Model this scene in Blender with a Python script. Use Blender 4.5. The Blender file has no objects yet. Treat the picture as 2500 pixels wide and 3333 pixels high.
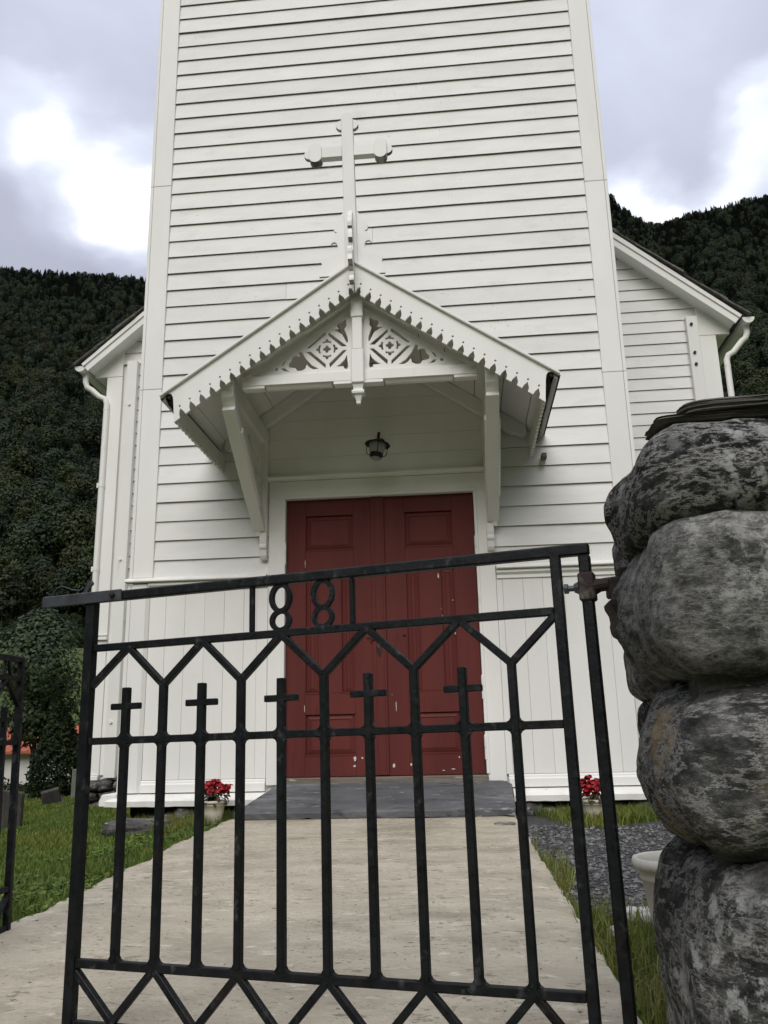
import bpy, bmesh, math, random
import numpy as np
from mathutils import Vector, Matrix, noise as mnoise
R = math.radians
random.seed(7)
rng = np.random.default_rng(11)
SC = bpy.context.scene
COL = SC.collection

# ------------------------------------------------------------------ camera
CAM = Vector((0.6626, -7.0751, 1.0007))
def camera():
    p, r, y = R(14.564), R(-1.280), R(5.049)
    fw = Vector((-math.sin(y)*math.cos(p), math.cos(y)*math.cos(p), math.sin(p)))
    rt = Vector((math.cos(y), math.sin(y), 0)); up = rt.cross(fw)
    c, s = math.cos(r), math.sin(r)
    rt, up = c*rt+s*up, -s*rt+c*up
    cd = bpy.data.cameras.new('camera'); o = bpy.data.objects.new('camera', cd); COL.objects.link(o)
    cd.sensor_fit = 'VERTICAL'; cd.sensor_height = 24.0; cd.lens = 2751.3/3333*24
    cd.clip_start = 0.05; cd.clip_end = 6000
    m = Matrix((rt, up, -fw)).transposed().to_4x4(); m.translation = CAM
    o.matrix_world = m; SC.camera = o
camera()

# ------------------------------------------------------------------ sky, sun, exposure
SUN_EL, SUN_AZ = 41.0, 184.0          # degrees; azimuth clockwise from +Y
def world():
    w = bpy.data.worlds.new('World'); SC.world = w; w.use_nodes = True
    nt = w.node_tree; N = nt.nodes; L = nt.links; N.clear()
    def n(t, **k):
        x = N.new(t)
        for a, b in k.items(): setattr(x, a, b)
        return x
    out = n('ShaderNodeOutputWorld'); bg = n('ShaderNodeBackground'); bg.inputs[1].default_value = 0.1
    sky = n('ShaderNodeTexSky', sky_type='NISHITA', sun_disc=False, sun_elevation=R(SUN_EL), sun_rotation=R(SUN_AZ))
    tc = n('ShaderNodeTexCoord'); mp = n('ShaderNodeMapping'); mp.inputs['Scale'].default_value = (1, 1, 1.7)
    mp.inputs['Location'].default_value = (3.1, 1.7, 0.4)
    L.new(tc.outputs['Generated'], mp.inputs[0])
    nz = n('ShaderNodeTexNoise'); nz.inputs['Scale'].default_value = 2.6; nz.inputs['Detail'].default_value = 7; nz.inputs['Roughness'].default_value = .5
    nz.inputs['Distortion'].default_value = .5
    L.new(mp.outputs[0], nz.inputs['Vector'])
    nz2 = n('ShaderNodeTexNoise'); nz2.inputs['Scale'].default_value = 5.0; nz2.inputs['Detail'].default_value = 6
    L.new(mp.outputs[0], nz2.inputs['Vector'])
    # thin bright gaps in the overcast: directions (azimuth from +Y towards +X, elevation, size)
    def mth(op, a, b=None):
        m = n('ShaderNodeMath', operation=op)
        for i, v in enumerate((a, b)):
            if v is None: continue
            if isinstance(v, (int, float)): m.inputs[i].default_value = v
            else: L.new(v, m.inputs[i])
        return m.outputs[0]
    tot = None
    wob = n('ShaderNodeVectorMath', operation='MULTIPLY_ADD'); L.new(nz2.outputs['Color'], wob.inputs[0])
    wob.inputs[1].default_value = (.17, .17, .17)
    L.new(tc.outputs['Generated'], wob.inputs[2])
    sub = n('ShaderNodeVectorMath', operation='SUBTRACT'); L.new(wob.outputs[0], sub.inputs[0]); sub.inputs[1].default_value = (.085, .085, .085)
    nrm = n('ShaderNodeVectorMath', operation='NORMALIZE'); L.new(sub.outputs[0], nrm.inputs[0])
    for az, el, sz, am in GAPS:
        d = (math.sin(R(az))*math.cos(R(el)), math.cos(R(az))*math.cos(R(el)), math.sin(R(el)))
        dp = n('ShaderNodeVectorMath', operation='DOT_PRODUCT'); L.new(nrm.outputs[0], dp.inputs[0]); dp.inputs[1].default_value = d
        mr = n('ShaderNodeMapRange', interpolation_type='SMOOTHSTEP')
        mr.inputs['From Min'].default_value = math.cos(R(sz)); mr.inputs['From Max'].default_value = math.cos(R(sz*.05))
        mr.inputs['To Max'].default_value = am
        L.new(dp.outputs['Value'], mr.inputs[0])
        tot = mr.outputs[0] if tot is None else mth('ADD', tot, mr.outputs[0])
    f = mth('ADD', mth('ADD', mth('MULTIPLY', nz.outputs['Fac'], 1.35), -.40), tot)
    ramp = n('ShaderNodeValToRGB'); cr = ramp.color_ramp
    cr.elements[0].position = 0.0; cr.elements[0].color = (3.5, 3.65, 4.4, 1)
    cr.elements[1].position = 1.0; cr.elements[1].color = (9.5, 9.5, 9.5, 1)
    e = cr.elements.new(.36); e.color = (4.3, 4.5, 5.45, 1)
    e = cr.elements.new(.68); e.color = (5.6, 5.95, 6.9, 1)
    L.new(f, ramp.inputs[0])
    mix = n('ShaderNodeMixRGB'); mix.inputs[0].default_value = .93
    L.new(sky.outputs[0], mix.inputs[1]); L.new(ramp.outputs[0], mix.inputs[2])
    # overcast sky: dimmer towards the horizon, brightest overhead
    sx = n('ShaderNodeSeparateXYZ'); L.new(tc.outputs['Generated'], sx.inputs[0])
    cie = mth('DIVIDE', mth('ADD', 1., mth('MULTIPLY', mth('MAXIMUM', sx.outputs[2], 0.), 2.)), 2.2)
    vm = n('ShaderNodeVectorMath', operation='SCALE'); L.new(mix.outputs[0], vm.inputs[0]); L.new(cie, vm.inputs['Scale'])
    L.new(vm.outputs[0], bg.inputs[0]); L.new(bg.outputs[0], out.inputs[0])
GAPS = [(-31.5, 36.0, 5, .42), (-26.5, 35.2, 5.5, .40), (-22, 33.8, 5.5, .50), (-20.5, 31.6, 5, .42), (24.0, 33.8, 4.6, .60), (15.2, 31.4, 5, .60), (19, 31.5, 4, .3), (16, 37, 7, .10), (-120, 40, 14, .5), (110, 45, 12, .5), (170, 60, 16, .4)]
world()
sd = bpy.data.lights.new('sun', 'SUN'); sd.energy = 1.5; sd.angle = R(44); sd.color = (1, .965, .9)
so = bpy.data.objects.new('sun', sd); COL.objects.link(so)
az = R(SUN_AZ); ld = Vector((math.sin(az)*math.cos(R(SUN_EL)), math.cos(az)*math.cos(R(SUN_EL)), math.sin(R(SUN_EL))))
so.rotation_euler = ld.to_track_quat('Z', 'Y').to_euler(); so.location = (0, -20, 30)
SC.view_settings.view_transform = 'Standard'; SC.view_settings.look = 'None'
SC.view_settings.exposure = 0.62; SC.view_settings.gamma = 1.0; SC.view_settings.use_curve_mapping = False
SC.render.engine = 'CYCLES'

# ------------------------------------------------------------------ materials
def mat(name, c1, c2, scale=(1, 1, 1), nscale=5, detail=6, lo=.35, hi=.65, rough=.6, bump=0., bscale=40, bdist=.01,
        spots=(), rnd=0., spec=.4, island=0., bstretch=(1, 1, 1), trans=None, metal=0., hue=True, nrough=.55):
    m = bpy.data.materials.new(name); m.use_nodes = True
    nt = m.node_tree; N = nt.nodes; L = nt.links
    b = N['Principled BSDF']; b.inputs['Roughness'].default_value = rough; b.inputs['Specular IOR Level'].default_value = spec
    b.inputs['Metallic'].default_value = metal
    g = N.new('ShaderNodeNewGeometry')
    def noise(sc, st, det, rg=.55):
        mp = N.new('ShaderNodeMapping'); mp.inputs['Scale'].default_value = st; L.new(g.outputs['Position'], mp.inputs[0])
        t = N.new('ShaderNodeTexNoise'); t.inputs['Scale'].default_value = sc; t.inputs['Detail'].default_value = det
        t.inputs['Roughness'].default_value = rg
        L.new(mp.outputs[0], t.inputs['Vector']); return t.outputs['Fac']
    def rng_(v, a, bb):
        r = N.new('ShaderNodeMapRange'); r.inputs['From Min'].default_value = a; r.inputs['From Max'].default_value = bb
        L.new(v, r.inputs[0]); return r.outputs[0]
    def mixc(f, a, bb):
        x = N.new('ShaderNodeMixRGB'); L.new(f, x.inputs[0])
        for i, v in ((1, a), (2, bb)):
            if isinstance(v, tuple): x.inputs[i].default_value = (*v, 1)
            else: L.new(v, x.inputs[i])
        return x.outputs[0]
    col = mixc(rng_(noise(nscale, scale, detail, nrough), lo, hi), c1, c2)
    for sp in spots:
        c, sc, st, th, wd = sp[:5]
        f = rng_(noise(sc, st, 8, .6), th, th+wd)
        if len(sp) > 5:   # second noise masks the spots to patches
            f2 = rng_(noise(sp[5], (1, 1, 1), 3), sp[6], sp[6]+.12)
            mm = N.new('ShaderNodeMath'); mm.operation = 'MULTIPLY'; L.new(f, mm.inputs[0]); L.new(f2, mm.inputs[1]); f = mm.outputs[0]
        col = mixc(f, col, c)
    if rnd or island:
        v = None
        if rnd:
            oi = N.new('ShaderNodeObjectInfo'); v = oi.outputs['Random']; am = rnd
        else:
            v = g.outputs['Random Per Island']; am = island
        r = N.new('ShaderNodeMapRange'); r.inputs['To Min'].default_value = 1-am; r.inputs['To Max'].default_value = 1+am
        L.new(v, r.inputs[0])
        hs = N.new('ShaderNodeHueSaturation'); L.new(r.outputs[0], hs.inputs['Value']); L.new(col, hs.inputs['Color'])
        if (trans or island) and hue:
            r2 = N.new('ShaderNodeMapRange'); r2.inputs['To Min'].default_value = .475; r2.inputs['To Max'].default_value = .52
            ml = N.new('ShaderNodeMath'); ml.operation = 'MULTIPLY'; ml.inputs[1].default_value = 7.31; L.new(v, ml.inputs[0])
            fr = N.new('ShaderNodeMath'); fr.operation = 'FRACT'; L.new(ml.outputs[0], fr.inputs[0])
            L.new(fr.outputs[0], r2.inputs[0]); L.new(r2.outputs[0], hs.inputs['Hue'])
        col = hs.outputs[0]
    L.new(col, b.inputs['Base Color'])
    if bump:
        bp = N.new('ShaderNodeBump'); bp.inputs['Strength'].default_value = bump; bp.inputs['Distance'].default_value = bdist
        L.new(noise(bscale, bstretch, 10, .65), bp.inputs['Height']); L.new(bp.outputs[0], b.inputs['Normal'])
    if trans:
        t = N.new('ShaderNodeBsdfTranslucent'); L.new(col, t.inputs[0])
        mx = N.new('ShaderNodeMixShader'); mx.inputs[0].default_value = trans
        o = N['Material Output']; L.new(b.outputs[0], mx.inputs[1]); L.new(t.outputs[0], mx.inputs[2]); L.new(mx.outputs[0], o.inputs[0])
    return m

M = {}
M['white'] = mat('white_paint', (.815, .806, .775), (.765, .756, .725), (1, 1, .35), 3.2, 8, rough=.5, bump=.12, bscale=30, bstretch=(1, 1, 6), bdist=.004,
                 spots=[((.52, .50, .45), 7, (1, 1, .25), .66, .12, 1.3, .5), ((.42, .41, .37), 60, (.5, 1, 2.5), .74, .03)], rnd=.025)
M['clap'] = mat('clapboard_paint', (.785, .776, .747), (.725, .716, .69), (.5, 1, 2.2), 4, 8, rough=.5, bump=.15, bscale=22, bstretch=(.12, 1, 4), bdist=.004,
                spots=[((.67, .66, .63), 6, (.5, 1, 1.6), .52, .18, 1.6, .45), ((.57, .56, .525), 24, (2.4, 1, .6), .60, .1, 1.2, .51), ((.38, .365, .33), 42, (.35, 1, 2.2), .665, .02, 3, .5)], rnd=.045)
M['lap'] = mat('shaded_grimy_board_edge', (.20, .19, .165), (.12, .113, .098), (.6, 1, 1), 14, 8, rough=.8, spots=[((.42, .41, .38), 9, (1.5, 1, 1), .60, .08)])  # shadow under each lap deepened in the underside colour, along with grime
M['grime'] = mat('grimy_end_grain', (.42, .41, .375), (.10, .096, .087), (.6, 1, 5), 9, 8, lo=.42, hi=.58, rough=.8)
M['ledge'] = mat('ledge_paint', (.84, .83, .79), (.70, .69, .64), (1, 1, 1), 6, 8, lo=.45, hi=.8, rough=.6, bump=.4, bscale=25, bdist=.006,
                 spots=[((.22, .21, .18), 16, (1, 1, 1), .68, .06)])
M['red'] = mat('red_paint', (.128, .0290, .0250), (.100, .0230, .0205), (1, 1, .2), 4, 8, rough=.6, spec=.18, bump=.2, bscale=28, bstretch=(4, 1, .4), bdist=.004,
               spots=[((.62, .57, .53), 16, (2.2, 1, .42), .752, .012), ((.05, .012, .011), 5, (2, 1, .3), .62, .2)], rnd=.02)
M['chip'] = mat('bare_primer', (.66, .62, .58), (.55, .50, .46), nscale=30, rough=.8)
M['iron'] = mat('black_iron', (.0035, .0042, .0052), (.009, .0105, .012), (1, 1, 1), 26, 9, rough=.5, bump=.6, bscale=80, bdist=.003, spec=.22,
                spots=[((.016, .012, .010), 20, (1, 1, .5), .55, .12, 7, .47), ((.042, .044, .046), 42, (1, 1, .7), .55, .12, 9, .46), ((.002, .002, .003), 30, (1, 1, 1), .57, .08)])
M['rust'] = mat('rusty_iron', (.030, .013, .011), (.014, .010, .009), nscale=25, rough=.7, bump=.6, bscale=70, bdist=.004,
                spots=[((.13, .13, .11), 14, (1, 1, .6), .58, .1)])
M['zinc'] = mat('grey_steel', (.06, .065, .075), (.028, .031, .036), (1, 1, 1), 18, 8, rough=.45, spec=.5, bump=.25, bscale=60, bdist=.002)
M['concrete'] = mat('concrete', (.56, .505, .395), (.40, .358, .275), (.75, 1.2, 1), 3.0, 15, lo=.36, hi=.64, rough=.9, bump=1.0, bscale=38, bdist=.012, spec=.15, nrough=.72,
                    spots=[((.34, .305, .235), 2.3, (.8, 1.3, 1), .52, .16), ((.27, .24, .183), 20, (.8, 1.2, 1), .575, .08, 2.2, .44), ((.66, .605, .49), 15, (.7, 1.2, 1), .58, .12), ((.20, .176, .135), 70, (.7, 1.1, 1), .60, .05, 3, .40), ((.12, .105, .08), 26, (.8, 1.2, 1), .665, .02)])
M['slate'] = mat('slate', (.118, .120, .127), (.080, .083, .089), (.5, 1.6, 1), 6, 10, rough=.6, bump=.4, bscale=20, bdist=.005, bstretch=(.4, 1.5, 3),
                 spots=[((.30, .30, .31), 26, (.3, 1.6, 1), .62, .05), ((.19, .192, .20), 5, (.3, 1.4, 1), .53, .15), ((.05, .052, .056), 14, (.3, 1.6, 1), .58, .06)])
M['slate_roof'] = mat('mossy_slate', (.07, .065, .06), (.14, .135, .125), nscale=12, rough=.8, bump=.6, bscale=30, bdist=.01,
                      spots=[((.04, .045, .02), 9, (1, 1, 1), .58, .1)], rnd=.2)
M['schist'] = mat('schist_slab', (.20, .185, .162), (.075, .071, .065), (1, 1, 6), 7, 10, rough=.85, bump=.9, bscale=16, bdist=.02, bstretch=(1, 1, 7),
                  spots=[((.17, .155, .13), 18, (.7, .7, 4), .62, .08)])
def stone(name, tilt, base=1., vein=.5, seed=0., brown=0.):
    """weathered gneiss: fine salt-and-pepper grain, broad tone changes, pale veins along the grain, crusts of lichen."""
    m = bpy.data.materials.new(name); m.use_nodes = True; nt = m.node_tree; N = nt.nodes; L = nt.links
    b = N['Principled BSDF']; b.inputs['Roughness'].default_value = .88; b.inputs['Specular IOR Level'].default_value = .2
    g = N.new('ShaderNodeNewGeometry')
    def noise(sc, st, det, rg, off=0.):
        mp = N.new('ShaderNodeMapping'); mp.inputs['Scale'].default_value = st; mp.inputs['Location'].default_value = (seed+off, off, seed)
        mp.inputs['Rotation'].default_value = tilt
        L.new(g.outputs['Position'], mp.inputs[0]); t = N.new('ShaderNodeTexNoise'); t.inputs['Scale'].default_value = sc
        t.inputs['Detail'].default_value = det; t.inputs['Roughness'].default_value = rg; t.inputs['Distortion'].default_value = .12
        L.new(mp.outputs[0], t.inputs['Vector']); return t.outputs['Fac']
    def ramp(v, *st):
        r = N.new('ShaderNodeValToRGB'); e = r.color_ramp.elements
        e[0].position, c = st[0]; e[0].color = (c, c*.992, c*.972, 1) if not isinstance(c, tuple) else (*c, 1)
        e[1].position, c = st[-1]; e[1].color = (c, c*.992, c*.972, 1) if not isinstance(c, tuple) else (*c, 1)
        for p, c in st[1:-1]:
            x = e.new(p); x.color = (c, c*.992, c*.972, 1) if not isinstance(c, tuple) else (*c, 1)
        L.new(v, r.inputs[0]); return r.outputs[0]
    def mix(f, a, c, mode='MIX'):
        x = N.new('ShaderNodeMixRGB'); x.blend_type = mode
        for i, v in ((0, f), (1, a), (2, c)):
            if isinstance(v, (int, float)): x.inputs[i].default_value = v
            elif isinstance(v, tuple): x.inputs[i].default_value = (*v, 1)
            else: L.new(v, x.inputs[i])
        return x.outputs[0]
    n1 = noise(17, (1, 1, 1.6), 15, .80)
    k = base
    col = ramp(n1, (.37, .030*k), (.45, .068*k), (.51, .120*k), (.57, .21*k), (.65, .38*k))
    n2 = noise(2.6, (1, 1, 1.5), 5, .6, 3.)
    col = mix(1., col, ramp(n2, (.38, .42), (.5, .95), (.62, 1.5)), 'MULTIPLY')
    v = noise(7.5, (.8, .8, 2.6), 14, .78, 7.)
    vn = ramp(v, (.478, (0, 0, 0)), (.505, (vein, vein, vein)), (.532, (0, 0, 0)))
    col = mix(vn, col, (.36, .352, .33))
    l1 = noise(30, (1, 1, 1), 10, .72, 11.); lm = noise(3.4, (1, 1, 1), 4, .6, 17.)
    lf = mix(1., ramp(l1, (.50, (0, 0, 0)), (.58, (.9, .9, .9))), ramp(lm, (.46, (0, 0, 0)), (.60, (1, 1, 1))), 'MULTIPLY')
    col = mix(lf, col, (.39, .388, .37))
    if brown:
        bm_ = ramp(noise(4.2, (1, 1, 1), 10, .7, 23.), (.60-brown, (0, 0, 0)), (.68-brown, (.75, .75, .75)))
        col = mix(bm_, col, mix(n1, (.10, .075, .045), (.48, .37, .22)))
    L.new(col, b.inputs['Base Color'])
    bp = N.new('ShaderNodeBump'); bp.inputs['Strength'].default_value = .9; bp.inputs['Distance'].default_value = .016
    L.new(noise(24, (1, 1, 1.6), 14, .72, 5.), bp.inputs['Height'])
    b2 = N.new('ShaderNodeBump'); b2.inputs['Strength'].default_value = .6; b2.inputs['Distance'].default_value = .03
    L.new(noise(6, (1, 1, 2.), 6, .6, 9.), b2.inputs['Height']); L.new(b2.outputs[0], bp.inputs['Normal']); L.new(bp.outputs[0], b.inputs['Normal'])
    return m
M['stone1'] = stone('dark_lichened_stone', (.2, .1, 0), .30, .95, 1.)
M['stone2'] = stone('grey_mottled_stone', (0, .1, 0), .72, .6, 4.)
M['stone3'] = stone('streaked_stone', (.3, 1.0, .2), .42, .95, 8., .03)
M['stone4'] = stone('dark_stone', (0, .6, .3), .32, .6, 13., .0)
M['mortar'] = mat('rough_mortar', (.17, .162, .148), (.075, .072, .067), nscale=34, nrough=.7, rough=.95, bump=1., bscale=60, bdist=.03,
                  spots=[((.26, .255, .24), 45, (1, 1, 1), .64, .05)])
M['found'] = mat('foundation_rock', (.15, .146, .14), (.06, .058, .056), (1, 1, 3), 5, 10, rough=.9, bump=.9, bscale=16, bdist=.02,
                 spots=[((.32, .315, .30), 15, (1, 1, 2), .57, .06), ((.025, .025, .024), 20, (1, 1, 3), .57, .05)], rnd=.3)
M['grave_light'] = mat('grey_gravestone', (.17, .17, .16), (.12, .12, .112), (1, 1, .5), 6, 8, rough=.8, bump=.3)
M['grave_dark'] = mat('dark_gravestone', (.03, .028, .026), (.07, .062, .055), (1, 1, .5), 9, 10, rough=.85, bump=.6, bscale=20,
                      spots=[((.20, .19, .17), 24, (1, 1, .6), .66, .05)])
M['pot'] = mat('cream_plastic', (.60, .57, .46), (.52, .49, .38), nscale=6, rough=.5, spots=[((.35, .32, .24), 30, (1, 1, 1), .70, .05)])
M['planter'] = mat('weathered_planter', (.50, .48, .43), (.42, .40, .35), nscale=6, rough=.7, bump=.2, spots=[((.15, .13, .10), 40, (1, 1, 1), .69, .05), ((.30, .28, .24), 9, (1, 1, .5), .6, .15)])
M['soil'] = mat('soil', (.03, .022, .016), (.012, .010, .008), nscale=40, rough=.95, bump=1., bscale=60, bdist=.02)
M['petal'] = mat('red_petal', (.36, .006, .014), (.22, .004, .009), nscale=40, rough=.6, island=.3, hue=False)
M['leaf_dark'] = mat('begonia_leaf', (.035, .042, .014), (.05, .03, .018), nscale=25, rough=.5, island=.3)
M['grass'] = mat('grass_blade', (.130, .190, .040), (.092, .146, .032), nscale=1.6, detail=4, rough=.6, spec=.25, island=.35, trans=.25,
                 spots=[((.19, .205, .04), .9, (1, 1, 1), .50, .2)])
M['longgrass'] = mat('long_grass_blade', (.14, .185, .034), (.22, .21, .07), nscale=3, detail=4, rough=.6, spec=.25, island=.4, trans=.25)
M['ground'] = mat('turf', (.066, .088, .030), (.088, .110, .038), nscale=.8, detail=8, rough=.95, bump=.6, bscale=20, bdist=.02, spec=.1,
                  spots=[((.04, .032, .02), 7, (1, 1, 1), .6, .1)])
M['gravel'] = mat('gravel_bed', (.05, .05, .052), (.10, .10, .10), nscale=60, rough=.95, bump=1., bscale=110, bdist=.02, spots=[((.20, .19, .17), 90, (1, 1, 1), .62, .05)])
M['pebble'] = mat('pebble', (.14, .14, .138), (.075, .075, .075), nscale=9, rough=.8, island=.75, hue=False)
M['white_rock'] = mat('white_rock', (.55, .55, .53), (.40, .40, .38), nscale=20, rough=.8, bump=.6)
M['bark'] = mat('bark', (.05, .042, .033), (.022, .019, .016), (1, 1, .3), 12, 8, rough=.9, bump=.8, bscale=20)
M['birch_bark'] = mat('birch_bark', (.26, .245, .21), (.08, .072, .06), (1, 1, 2), 3, 8, rough=.8)
def leafmat(n, a, b, rnd=.24): return mat(n, a, b, nscale=.35, detail=5, rough=.55, spec=.25, rnd=rnd, trans=.22)
M['leaf_broad'] = leafmat('broadleaf', (.017, .030, .0105), (.029, .045, .015))
M['leaf_birch'] = leafmat('birch_leaf', (.032, .046, .014), (.046, .056, .018))
M['needle'] = leafmat('needle', (.006, .011, .0065), (.011, .018, .010))
M['thuja'] = mat('thuja_foliage', (.014, .026, .010), (.026, .040, .014), nscale=2.5, rough=.6, spec=.2, island=.3, trans=.1)
M['rowan'] = mat('rowan_leaf', (.030, .052, .020), (.055, .080, .030), nscale=1.2, rough=.5, spec=.35, island=.35, trans=.2)
M['floor'] = mat('forest_floor', (.008, .011, .006), (.014, .017, .009), nscale=.2, rough=1., spec=.05)
M['tile_red'] = mat('orange_roof', (.42, .105, .05), (.30, .075, .04), nscale=3, rough=.7)
M['house_white'] = mat('house_paint', (.62, .61, .58), (.55, .54, .51), nscale=2, rough=.7)
M['glass_dark'] = mat('window_glass', (.02, .022, .025), (.03, .033, .036), rough=.1)
M['lamp_black'] = mat('lamp_black', (.008, .008, .008), (.015, .014, .013), nscale=30, rough=.45)
M['felt'] = mat('roof_felt', (.012, .012, .012), (.03, .028, .025), nscale=25, rough=.9, bump=.6)
M['oldwood'] = mat('weathered_wood', (.20, .17, .135), (.11, .095, .078), (.4, 1, 6), 8, 10, rough=.85, bump=.5, bscale=20, spots=[((.45, .43, .40), 14, (.4, 1, 3), .6, .08)])
def glassy():
    m = bpy.data.materials.new('frosted_glass'); m.use_nodes = True; b = m.node_tree.nodes['Principled BSDF']
    b.inputs['Base Color'].default_value = (.42, .43, .42, 1); b.inputs['Roughness'].default_value = .35
    b.inputs['Transmission Weight'].default_value = .25
    return m
M['frost'] = glassy()

# ------------------------------------------------------------------ helpers
def link(o, parent=None):
    COL.objects.link(o)
    if parent is not None: o.parent = parent
    return o
def empty(name, loc=(0, 0, 0), parent=None):
    o = bpy.data.objects.new(name, None); o.empty_display_size = .2; link(o, parent)
    o.matrix_world = Matrix.Translation(loc) if not isinstance(loc, Matrix) else loc
    return o
def tag(o, label=None, cat=None, group=None, kind=None):
    for k, v in (('label', label), ('category', cat), ('group', group), ('kind', kind)):
        if v: o[k] = v
    return o
class MB:
    def __init__(s): s.v = []; s.f = []
    def add(s, vs, fs):
        n = len(s.v); s.v += [tuple(v) for v in vs]; s.f += [tuple(n+i for i in f) for f in fs]; return s
    def box(s, x0, x1, y0, y1, z0, z1):
        return s.add([(x, y, z) for z in (z0, z1) for y in (y0, y1) for x in (x0, x1)],
                     [(0, 2, 3, 1), (4, 5, 7, 6), (0, 1, 5, 4), (2, 6, 7, 3), (0, 4, 6, 2), (1, 3, 7, 5)])
    def bar(s, a, b, w, h, up=(0, 0, 1), ext=0.):
        a = Vector(a); b = Vector(b); d = (b-a).normalized(); a = a-d*ext; b = b+d*ext
        x = d.cross(Vector(up))
        if x.length < 1e-5: x = d.cross(Vector((1, 0, 0)))
        x.normalize(); y = x.cross(d)
        vs = [p+x*(i*w/2)+y*(j*h/2) for p in (a, b) for i, j in ((-1, -1), (1, -1), (1, 1), (-1, 1))]
        return s.add(vs, [(3, 2, 1, 0), (4, 5, 6, 7)]+[(i, (i+1) % 4, 4+(i+1) % 4, 4+i) for i in range(4)])
    def prism(s, poly, fn):      # poly: list of 2D points; fn(p,k) -> 3D for k=0,1
        n = len(poly); vs = [fn(p, 0) for p in poly]+[fn(p, 1) for p in poly]
        return s.add(vs, [tuple(range(n))[::-1], tuple(range(n, 2*n))]+[(i, (i+1) % n, n+(i+1) % n, n+i) for i in range(n)])
    def tube(s, pts, r, n=10, cap=True):
        pts = [Vector(p) for p in pts]; rs = r if isinstance(r, (list, tuple)) else [r]*len(pts); base = len(s.v); px = None
        for i, p in enumerate(pts):
            d = (pts[min(i+1, len(pts)-1)]-pts[max(i-1, 0)]).normalized()
            if px is None:
                px = d.cross(Vector((0, 0, 1)))
                if px.length < .1: px = d.cross(Vector((1, 0, 0)))
            px = (px-d*px.dot(d)).normalized(); y = d.cross(px)
            s.v += [tuple(p+(px*math.cos(2*math.pi*k/n)+y*math.sin(2*math.pi*k/n))*rs[i]) for k in range(n)]
        for i in range(len(pts)-1):
            for k in range(n):
                a = base+i*n+k; b = base+i*n+(k+1) % n; s.f.append((a, b, b+n, a+n))
        if cap:
            s.f.append(tuple(base+k for k in range(n))[::-1]); e = base+(len(pts)-1)*n; s.f.append(tuple(e+k for k in range(n)))
        return s
    def lathe(s, prof, c=(0, 0, 0), n=24, close=True):
        base = len(s.v)
        for r, z in prof: s.v += [(c[0]+r*math.cos(2*math.pi*k/n), c[1]+r*math.sin(2*math.pi*k/n), c[2]+z) for k in range(n)]
        for i in range(len(prof)-1):
            for k in range(n):
                a = base+i*n+k; b = base+i*n+(k+1) % n; s.f.append((a, b, b+n, a+n))
        if close:
            s.f.append(tuple(base+k for k in range(n))[::-1]); e = base+(len(prof)-1)*n; s.f.append(tuple(e+k for k in range(n)))
        return s
    def build(s, name, m, parent=None, bevel=0., smooth=False, mw=None, seg=1):
        me = bpy.data.meshes.new(name); me.from_pydata(s.v, [], s.f)
        bm = bmesh.new(); bm.from_mesh(me); bmesh.ops.recalc_face_normals(bm, faces=bm.faces)
        if bevel:
            es = [e for e in bm.edges if len(e.link_faces) == 2 and e.calc_face_angle(0) > .6]
            bmesh.ops.bevel(bm, geom=es, offset=bevel, segments=seg, affect='EDGES', clamp_overlap=True)
        bm.to_mesh(me); bm.free()
        if smooth:
            for p in me.polygons: p.use_smooth = True
        me.materials.append(m)
        o = bpy.data.objects.new(name, me); link(o, parent)
        if mw is not None: o.matrix_local = mw
        elif parent is not None: o.matrix_parent_inverse = parent.matrix_world.inverted()
        return o
def smooth_by_angle(o, ang=.6):
    me = o.data
    for p in me.polygons: p.use_smooth = True
    me.set_sharp_from_angle(angle=ang)
    return o
def plate(name, loops, thick, fn, m, parent, local=False):
    """flat sawn board: outline and holes (2D loops), pierced right through; fn maps (u,v,w) to 3D."""
    cu = bpy.data.curves.new(name, 'CURVE'); cu.dimensions = '2D'; cu.fill_mode = 'BOTH'; cu.extrude = thick/2
    for lp in loops:
        sp = cu.splines.new('POLY'); sp.points.add(len(lp)-1); sp.use_cyclic_u = True
        for i, p in enumerate(lp): sp.points[i].co = (p[0], p[1], 0, 1)
    t = bpy.data.objects.new('tmp', cu); me = bpy.data.meshes.new_from_object(t)
    bpy.data.objects.remove(t); bpy.data.curves.remove(cu)
    me.name = name; n = len(me.vertices)
    for v in me.vertices: v.co = fn(v.co.x, v.co.y, v.co.z)
    bm = bmesh.new(); bm.from_mesh(me); bmesh.ops.remove_doubles(bm, verts=bm.verts, dist=1e-5)
    bmesh.ops.recalc_face_normals(bm, faces=bm.faces); bm.to_mesh(me); bm.free()
    me.materials.clear(); me.materials.append(m)
    o = bpy.data.objects.new(name, me); link(o, parent)
    if parent is not None and not local: o.matrix_parent_inverse = parent.matrix_world.inverted()
    return o
def circ(c, r, n=14): return [(c[0]+r*math.cos(2*math.pi*k/n), c[1]+r*math.sin(2*math.pi*k/n)) for k in range(n)]
def copy_to(o, parent, mw=None):
    c = o.copy(); link(c, parent)
    if mw is not None: c.matrix_world = mw
    return c

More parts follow.
